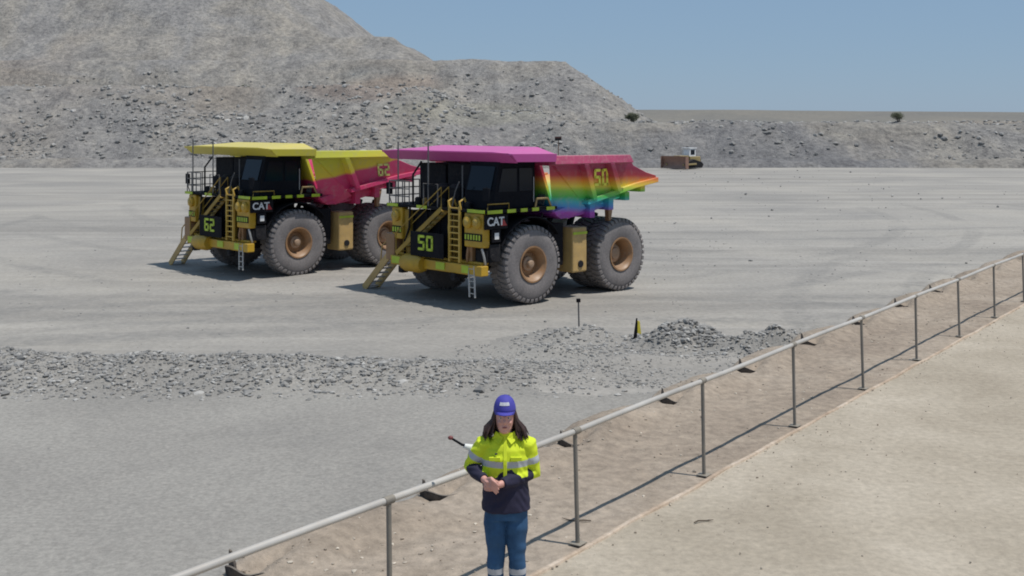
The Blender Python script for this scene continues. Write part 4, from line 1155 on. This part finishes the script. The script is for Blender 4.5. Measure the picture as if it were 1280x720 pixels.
# head
loft(body, [((HC.x, HC.y - .035, HC.z - .125), .022, .022), ((HC.x, HC.y - .032, HC.z - .112), .042, .045), ((HC.x, HC.y - .020, HC.z - .085), .056, .068), ((HC.x, HC.y - .010, HC.z - .05), .066, .082),
            ((HC.x, HC.y, HC.z), .073, .093), ((HC.x, HC.y + .005, HC.z + .05), .075, .096), ((HC.x, HC.y + .01, HC.z + .09), .064, .082), ((HC.x, HC.y + .01, HC.z + .118), .035, .045)], 28)
ball(body, (HC.x, HC.y - .098, HC.z - .018), (.012, .018, .020)); ball(body, (HC.x, HC.y - .092, HC.z + .008), (.008, .012, .022))
ball(body, (HC.x, HC.y - .082, HC.z - .058), (.024, .012, .007)); ball(body, (HC.x, HC.y - .083, HC.z - .069), (.021, .012, .008))
ball(body, (HC.x, HC.y - .070, HC.z - .098), (.022, .018, .016))
for s in (-1, 1):
    ball(body, (HC.x + s * .076, HC.y + .012, HC.z - .005), (.010, .018, .030)); ball(body, (HC.x + s * .035, HC.y - .072, HC.z - .028), (.022, .02, .018))
    ball(body, (HC.x + s * .028, HC.y - .083, HC.z + .030), (.022, .01, .007))
body.path([(HC.x, HC.y + .02, HC.z - .07), (-.052, .0, 1.50), (-.05, .01, 1.40)], [.052, .055, .07], 16)
loft(body, [((-.05, 0, .86), .12, .07), ((-.05, 0, 1.0), .13, .09), ((-.05, 0, 1.15), .14, .095), ((-.05, 0, 1.32), .165, .10), ((-.05, 0, 1.42), .15, .085), ((-.05, 0, 1.47), .07, .06)])
for S_, E_, W_ in ((SHL, ELL, WRL), (SHR, ELR, WRR)):
    body.path([S_ + Vector((.03 if S_ is SHL else -.03, 0, 0)), S_.lerp(E_, .5), E_, E_.lerp(W_, .4), W_], [.05, .045, .038, .037, .027], 14)
for hx_, kx, ax in ((-.125, -.128, -.135), (.03, .043, .055)):
    body.path([(hx_, .01, .90), (hx_, .0, .75), (kx, -.015, .5), (kx, .01, .32), (ax, .02, .09)], [.065, .068, .055, .053, .036], 16)
# hands: left hand (arm at picture right) reaches across, right hand lies over it
def hand(wrist, palm, fdir, spread, curl, thumb_side):
    f = (palm - wrist).normalized(); sp_ = spread.normalized(); nn_ = curl.normalized()
    vs = []
    body.path([wrist, wrist.lerp(palm, .5)], [.027, .026], 12)
    for k, (off, ln) in enumerate(((-.031, .072), (-.011, .080), (.010, .076), (.030, .060))):
        a = palm + sp_ * off - f * .028; kn = palm + sp_ * off * 1.1 + f * .028
        body.path([wrist.lerp(a, .5), a, kn], [.016, .014, .0115], 8)
        p1 = kn + (fdir * .75 + nn_ * .45).normalized() * ln * .42
        p2 = p1 + (fdir * .35 + nn_ * .9).normalized() * ln * .33
        p3 = p2 + (nn_ * 1.0 - fdir * .15).normalized() * ln * .25
        body.path([kn, p1, p2, p3], [.0105, .0098, .009, .0075], 8)
    a = wrist.lerp(palm, .45) + sp_ * thumb_side * .022; b1 = palm + sp_ * thumb_side * .045 - f * .005
    body.path([a, b1, b1 + (fdir * .8 + nn_ * .3).normalized() * .028, b1 + (fdir * .9 + nn_ * .5 - sp_ * thumb_side * .3).normalized() * .052], [.015, .0135, .0115, .009], 8)
hand(WRR, Vector((-.148, -.232, 1.168)), Vector((-1, -.05, -.05)), Vector((0, -.25, 1)), Vector((-.2, .9, 0)), 1)
hand(WRL, Vector((-.172, -.243, 1.192)), Vector((.75, -.35, -.35)).normalized(), Vector((.35, -.35, 1)), Vector((.55, .15, -.8)), 1)
bo = remeshed(body, 'body', [M['skin']], man, .0045, 3)
for s in (-1, 1):
    e = MB(); ball(e, (HC.x + s * .031, HC.y - .083, HC.z + .012), (.012, .009, .008), 12); e.build('eye', M['eye'], man, smooth=60)
    e = MB(); ball(e, (HC.x + s * .031, HC.y - .0905, HC.z + .011), (.0048, .003, .0048), 10); e.build('iris', M['iris'], man, smooth=60)
e = MB(); ball(e, (HC.x, HC.y - .0925, HC.z - .0635), (.020, .006, .0075), 12); e.build('mouth', M['lip'], man, smooth=60)

jk = MB()
loft(jk, [((-.048, .0, .915), .198, .150), ((-.048, 0, .97), .196, .150), ((-.05, 0, 1.08), .186, .142), ((-.052, 0, 1.2), .185, .14), ((-.052, 0, 1.32), .195, .14), ((-.052, .005, 1.40), .198, .125), ((-.052, .01, 1.45), .165, .105), ((-.052, .01, 1.485), .105, .085), ((-.054, .0, 1.515), .078, .076), ((-.055, 0, 1.545), .074, .074)], 32)
for S_, E_, W_, in_ in ((SHL, ELL, WRL, 1), (SHR, ELR, WRR, -1)):
    jk.path([S_ + Vector((in_ * .05, 0, .0)), S_ + Vector((0, 0, -.01)), S_.lerp(E_, .5), E_ + Vector((-in_ * .004, .004, 0)), E_.lerp(W_, .35), E_.lerp(W_, .7), W_.lerp(E_, .08)], [.075, .077, .072, .066, .058, .049, .042], 18)
def folds(co):
    x, y, z = co.T
    f = .0035 * np.sin(z * 70 + 4 * np.sin(x * 19 + y * 14) + 2 * y * 20) * vnoise(x * 9 + 3, z * 9, 3) + .006 * (vnoise(x * 16 + y * 5, z * 13 + y * 8, 7) - .5)
    f = f + .009 * (vnoise(x * 8 + 40, z * 24 + y * 9, 9) - .5)
    return f
def dseg(ce, A, B):
    A = np.array(A[:]); B = np.array(B[:]); d = B - A; t = np.clip(((ce - A) @ d) / (d @ d), 0, 1)
    return np.linalg.norm(ce - (A + t[:, None] * d), axis=1), t
def jk_mat(ce, no):
    x, y, z = ce.T; out = np.where(z > 1.195 + .0 * x, 0, 1)
    out = np.where((z > 1.275) & (z < 1.325), 2, out)                         # chest band
    for S_, E_, W_ in ((SHL, ELL, WRL), (SHR, ELR, WRR)):
        d1, t1 = dseg(ce, S_, E_); d2, t2 = dseg(ce, E_, W_)
        arm = (np.minimum(d1, d2) < .082) & ((x < -.235) | (x > .125) | (y < -.13))
        lower = d2 < d1
        col = np.where(lower & (t2 > .12), 1, 0)
        band = (~lower) & (t1 > .40) & (t1 < .62)
        col = np.where(band, 2, col)
        out = np.where(arm, col, out)
    for cx in (-.16, .055):
        out = np.where((np.abs(x - cx) < .0) & (z > 1.3), 2, out)
    # dark collar lining
    out = np.where((z > 1.535), 1, out)
    return out
jo = remeshed(jk, 'jacket', [M['hi'], M['navy'], M['tape']], man, .0055, 4, jk_mat, folds)
# placket, pocket flaps and badge
pk = MB()
def front_y(z): return -.142 if z < 1.33 else -.142 + (z - 1.33) * .42
for i in range(9):
    z0 = 1.20 + i * .035; y0 = front_y(z0) - .006; y1 = front_y(z0 + .035) - .006
    pk.add([(-.070, y0 + .01, z0), (-.040, y0 + .01, z0), (-.040, y1 + .01, z0 + .035), (-.070, y1 + .01, z0 + .035), (-.068, y0 - .002, z0), (-.042, y0 - .002, z0), (-.042, y1 - .002, z0 + .035), (-.068, y1 - .002, z0 + .035)],
           [(4, 5, 6, 7), (0, 4, 7, 3), (1, 2, 6, 5)])
pk.build('placket', M['hi'], man, bevel=.002)
for s in (-1, 1):
    pf = MB(); cx = -.052 + s * .085; pf.box(cx - .045, cx + .045, -.152, -.125, 1.335, 1.365); o = pf.build('pocket_flap', M['hi'], man, bevel=.003)
pf = MB(); pf.box(-.135, -.115, -.150, -.13, 1.385, 1.393); pf.build('badge', M['navy'], man)
# collar wings
for s in (-1, 1):
    cl_ = MB(); cl_.add([(-.055 + s * .012, -.085, 1.50), (-.055 + s * .075, -.055, 1.545), (-.055 + s * .105, -.055, 1.49), (-.055 + s * .05, -.112, 1.455), (-.055 + s * .012, -.079, 1.502), (-.055 + s * .07, -.048, 1.547), (-.055 + s * .10, -.047, 1.485), (-.055 + s * .05, -.10, 1.452)],
                        [(0, 1, 2, 3), (7, 6, 5, 4), (0, 4, 5, 1), (1, 5, 6, 2), (2, 6, 7, 3), (3, 7, 4, 0)]); cl_.build('collar', M['hi'], man, bevel=.003)

tr_ = MB()
loft(tr_, [((-.048, 0, .84), .172, .115), ((-.048, 0, .90), .172, .118), ((-.048, 0, .97), .165, .115)], 28)
for hx_, kx, ax in ((-.132, -.128, -.135), (.035, .043, .055)):
    tr_.path([(hx_, 0, .92), (hx_, 0, .80), (hx_ * .98, -.005, .66), (kx, -.012, .5), (kx, .0, .34), (ax, .01, .18), (ax, .01, .05)], [.090, .092, .080, .067, .062, .062, .066], 20)
def tr_mat(ce, no):
    z = ce[:, 2]; return np.where((z > .405) & (z < .455), 1, 0)
def tf(co):
    x, y, z = co.T
    return .010 * (vnoise(x * 9, z * 20 + y * 6, 13) - .5) + .012 * (vnoise(x * 14 + 9, z * 7, 15) - .5)
remeshed(tr_, 'trousers', [M['denim'], M['tape']], man, .006, 4, tr_mat, tf)
for ax in (-.135, .055):
    bt = MB(); loft(bt, [((ax, -.05, .0), .052, .145), ((ax, -.05, .03), .052, .145), ((ax, -.045, .07), .047, .125), ((ax, .01, .10), .046, .075), ((ax, .015, .16), .045, .055)], 20)
    bt.build('boot', M['boot'], man, smooth=60)
# hair: strands falling to the shoulders on both sides and behind
hr_ = MB()
loft(hr_, [((HC.x, HC.y + .035, HC.z - .10), .085, .06), ((HC.x, HC.y + .03, HC.z - .02), .088, .078), ((HC.x, HC.y + .025, HC.z + .05), .084, .085), ((HC.x, HC.y + .02, HC.z + .10), .06, .07)], 24)
for k in range(150):
    a = random.uniform(-.45, PI + .45)
    r0 = .082; x0 = HC.x + r0 * math.cos(a); y0 = HC.y + .012 + .088 * math.sin(a)
    s = 1 if math.cos(a) > 0 else -1
    flare = random.uniform(.015, .085) * abs(math.cos(a)); ln = random.uniform(.11, .165)
    hr_.path([(x0, y0, HC.z + .05), (x0 + s * flare * .3, y0, HC.z - .03), (x0 + s * flare, y0 + random.uniform(-.03, .01), HC.z - .03 - ln * .5), (x0 + s * flare * 1.25 + random.uniform(-.012, .012), y0 - random.uniform(.0, .05) * abs(math.cos(a)), HC.z - .02 - ln)],
              [.008, .009, .010, .003], 6)
hr_.build('hair', M['hair'], man, smooth=70)
# cap with brim and front mark
cp_ = MB(); vs = []; fs = []; n = 28; mrow = 8
for i in range(mrow + 1):
    ph = i / mrow * PI / 2
    for k in range(n):
        t = 2 * PI * k / n; rr = math.cos(ph) ** .75
        vs.append((HC.x + .090 * rr * math.cos(t), HC.y + .006 + .108 * rr * math.sin(t), HC.z + .048 + .122 * math.sin(ph)))
for i in range(mrow):
    for k in range(n): fs.append((i * n + k, i * n + (k + 1) % n, (i + 1) * n + (k + 1) % n, (i + 1) * n + k))
cp_.add(vs, fs)
cap = cp_.build('cap', M['capblue'], man, smooth=60)
md = cap.modifiers.new('sol', 'SOLIDIFY'); md.thickness = .004
br = MB(); vs = []; fs = []; n = 16; nr = 5
for j in range(nr + 1):
    v = j / nr
    for i in range(n + 1):
        u = -1 + 2 * i / n; a = u * 1.25
        rx = .090; yb = HC.y + .006 - .106 * math.cos(a)
        vs.append((HC.x + rx * math.sin(a) * (1 - .12 * v), yb - v * .048 * math.cos(a * .95) , HC.z + .058 - v * .012 - .014 * (u * u) * (.4 + v)))
for j in range(nr):
    for i in range(n): fs.append((j * (n + 1) + i, j * (n + 1) + i + 1, (j + 1) * (n + 1) + i + 1, (j + 1) * (n + 1) + i))
br.add(vs, fs); bo_ = br.build('brim', M['capblue'], cap, smooth=60); md = bo_.modifiers.new('sol', 'SOLIDIFY'); md.thickness = .005
mk = MB()   # pale embroidered strip on the cap front, following its curve
def capf(a, zz):
    ph = math.asin(min(1, (zz - .048) / .122)); rr = math.cos(ph) ** .75
    return (HC.x + .092 * rr * math.sin(a), HC.y + .006 - .110 * rr * math.cos(a), HC.z + zz)
for k in range(7):
    a0 = -.50 + k * .145; a1 = a0 + .10
    z0, z1 = .108, .132
    mk.add([capf(a0, z0), capf(a1, z0), capf(a1, z1), capf(a0, z1)], [(0, 1, 2, 3)])
mo = mk.build('cap_mark', M['cloth_white'], cap); md = mo.modifiers.new('sol', 'SOLIDIFY'); md.thickness = .003; md.offset = 0

# the stick tucked under the elbow
A = Vector(((563 - 640) / 156.3, PY + .02, CAMZ - (548 - HY) / 156.3)); B = Vector(((577 - 640) / 156.3, PY + .03, CAMZ - (557 - HY) / 156.3)); C_ = Vector(((592 - 640) / 156.3, PY + .05, CAMZ - (563 - HY) / 156.3))
E_ = Vector(((615 - 640) / 156.3, PY + .10, CAMZ - (580 - HY) / 156.3))
r = empty('handheld_stick', tuple(B)); tag(r, "short dark stick with dull red tip and pale grip tucked behind the person's elbow", 'stick')
a = MB(); a.path([A - B, Vector((0, 0, 0)), C_ - B, E_ - B], [.009, .010, .011, .011], 10); a.build('shaft', M['cabblack'], r, smooth=50)
a = MB(); ball(a, tuple(A - B), (.022, .018, .017), 12); a.build('tip', paint('dull_red_plastic', (.20, .05, .05), .6, .1), r, smooth=60)
a = MB(); a.path([Vector((.02, 0, -.01)), C_ - B, (C_ - B).lerp(E_ - B, .4)], [.018, .036, .042], 14); a.build('grip', M['cloth_white'], r, smooth=60)
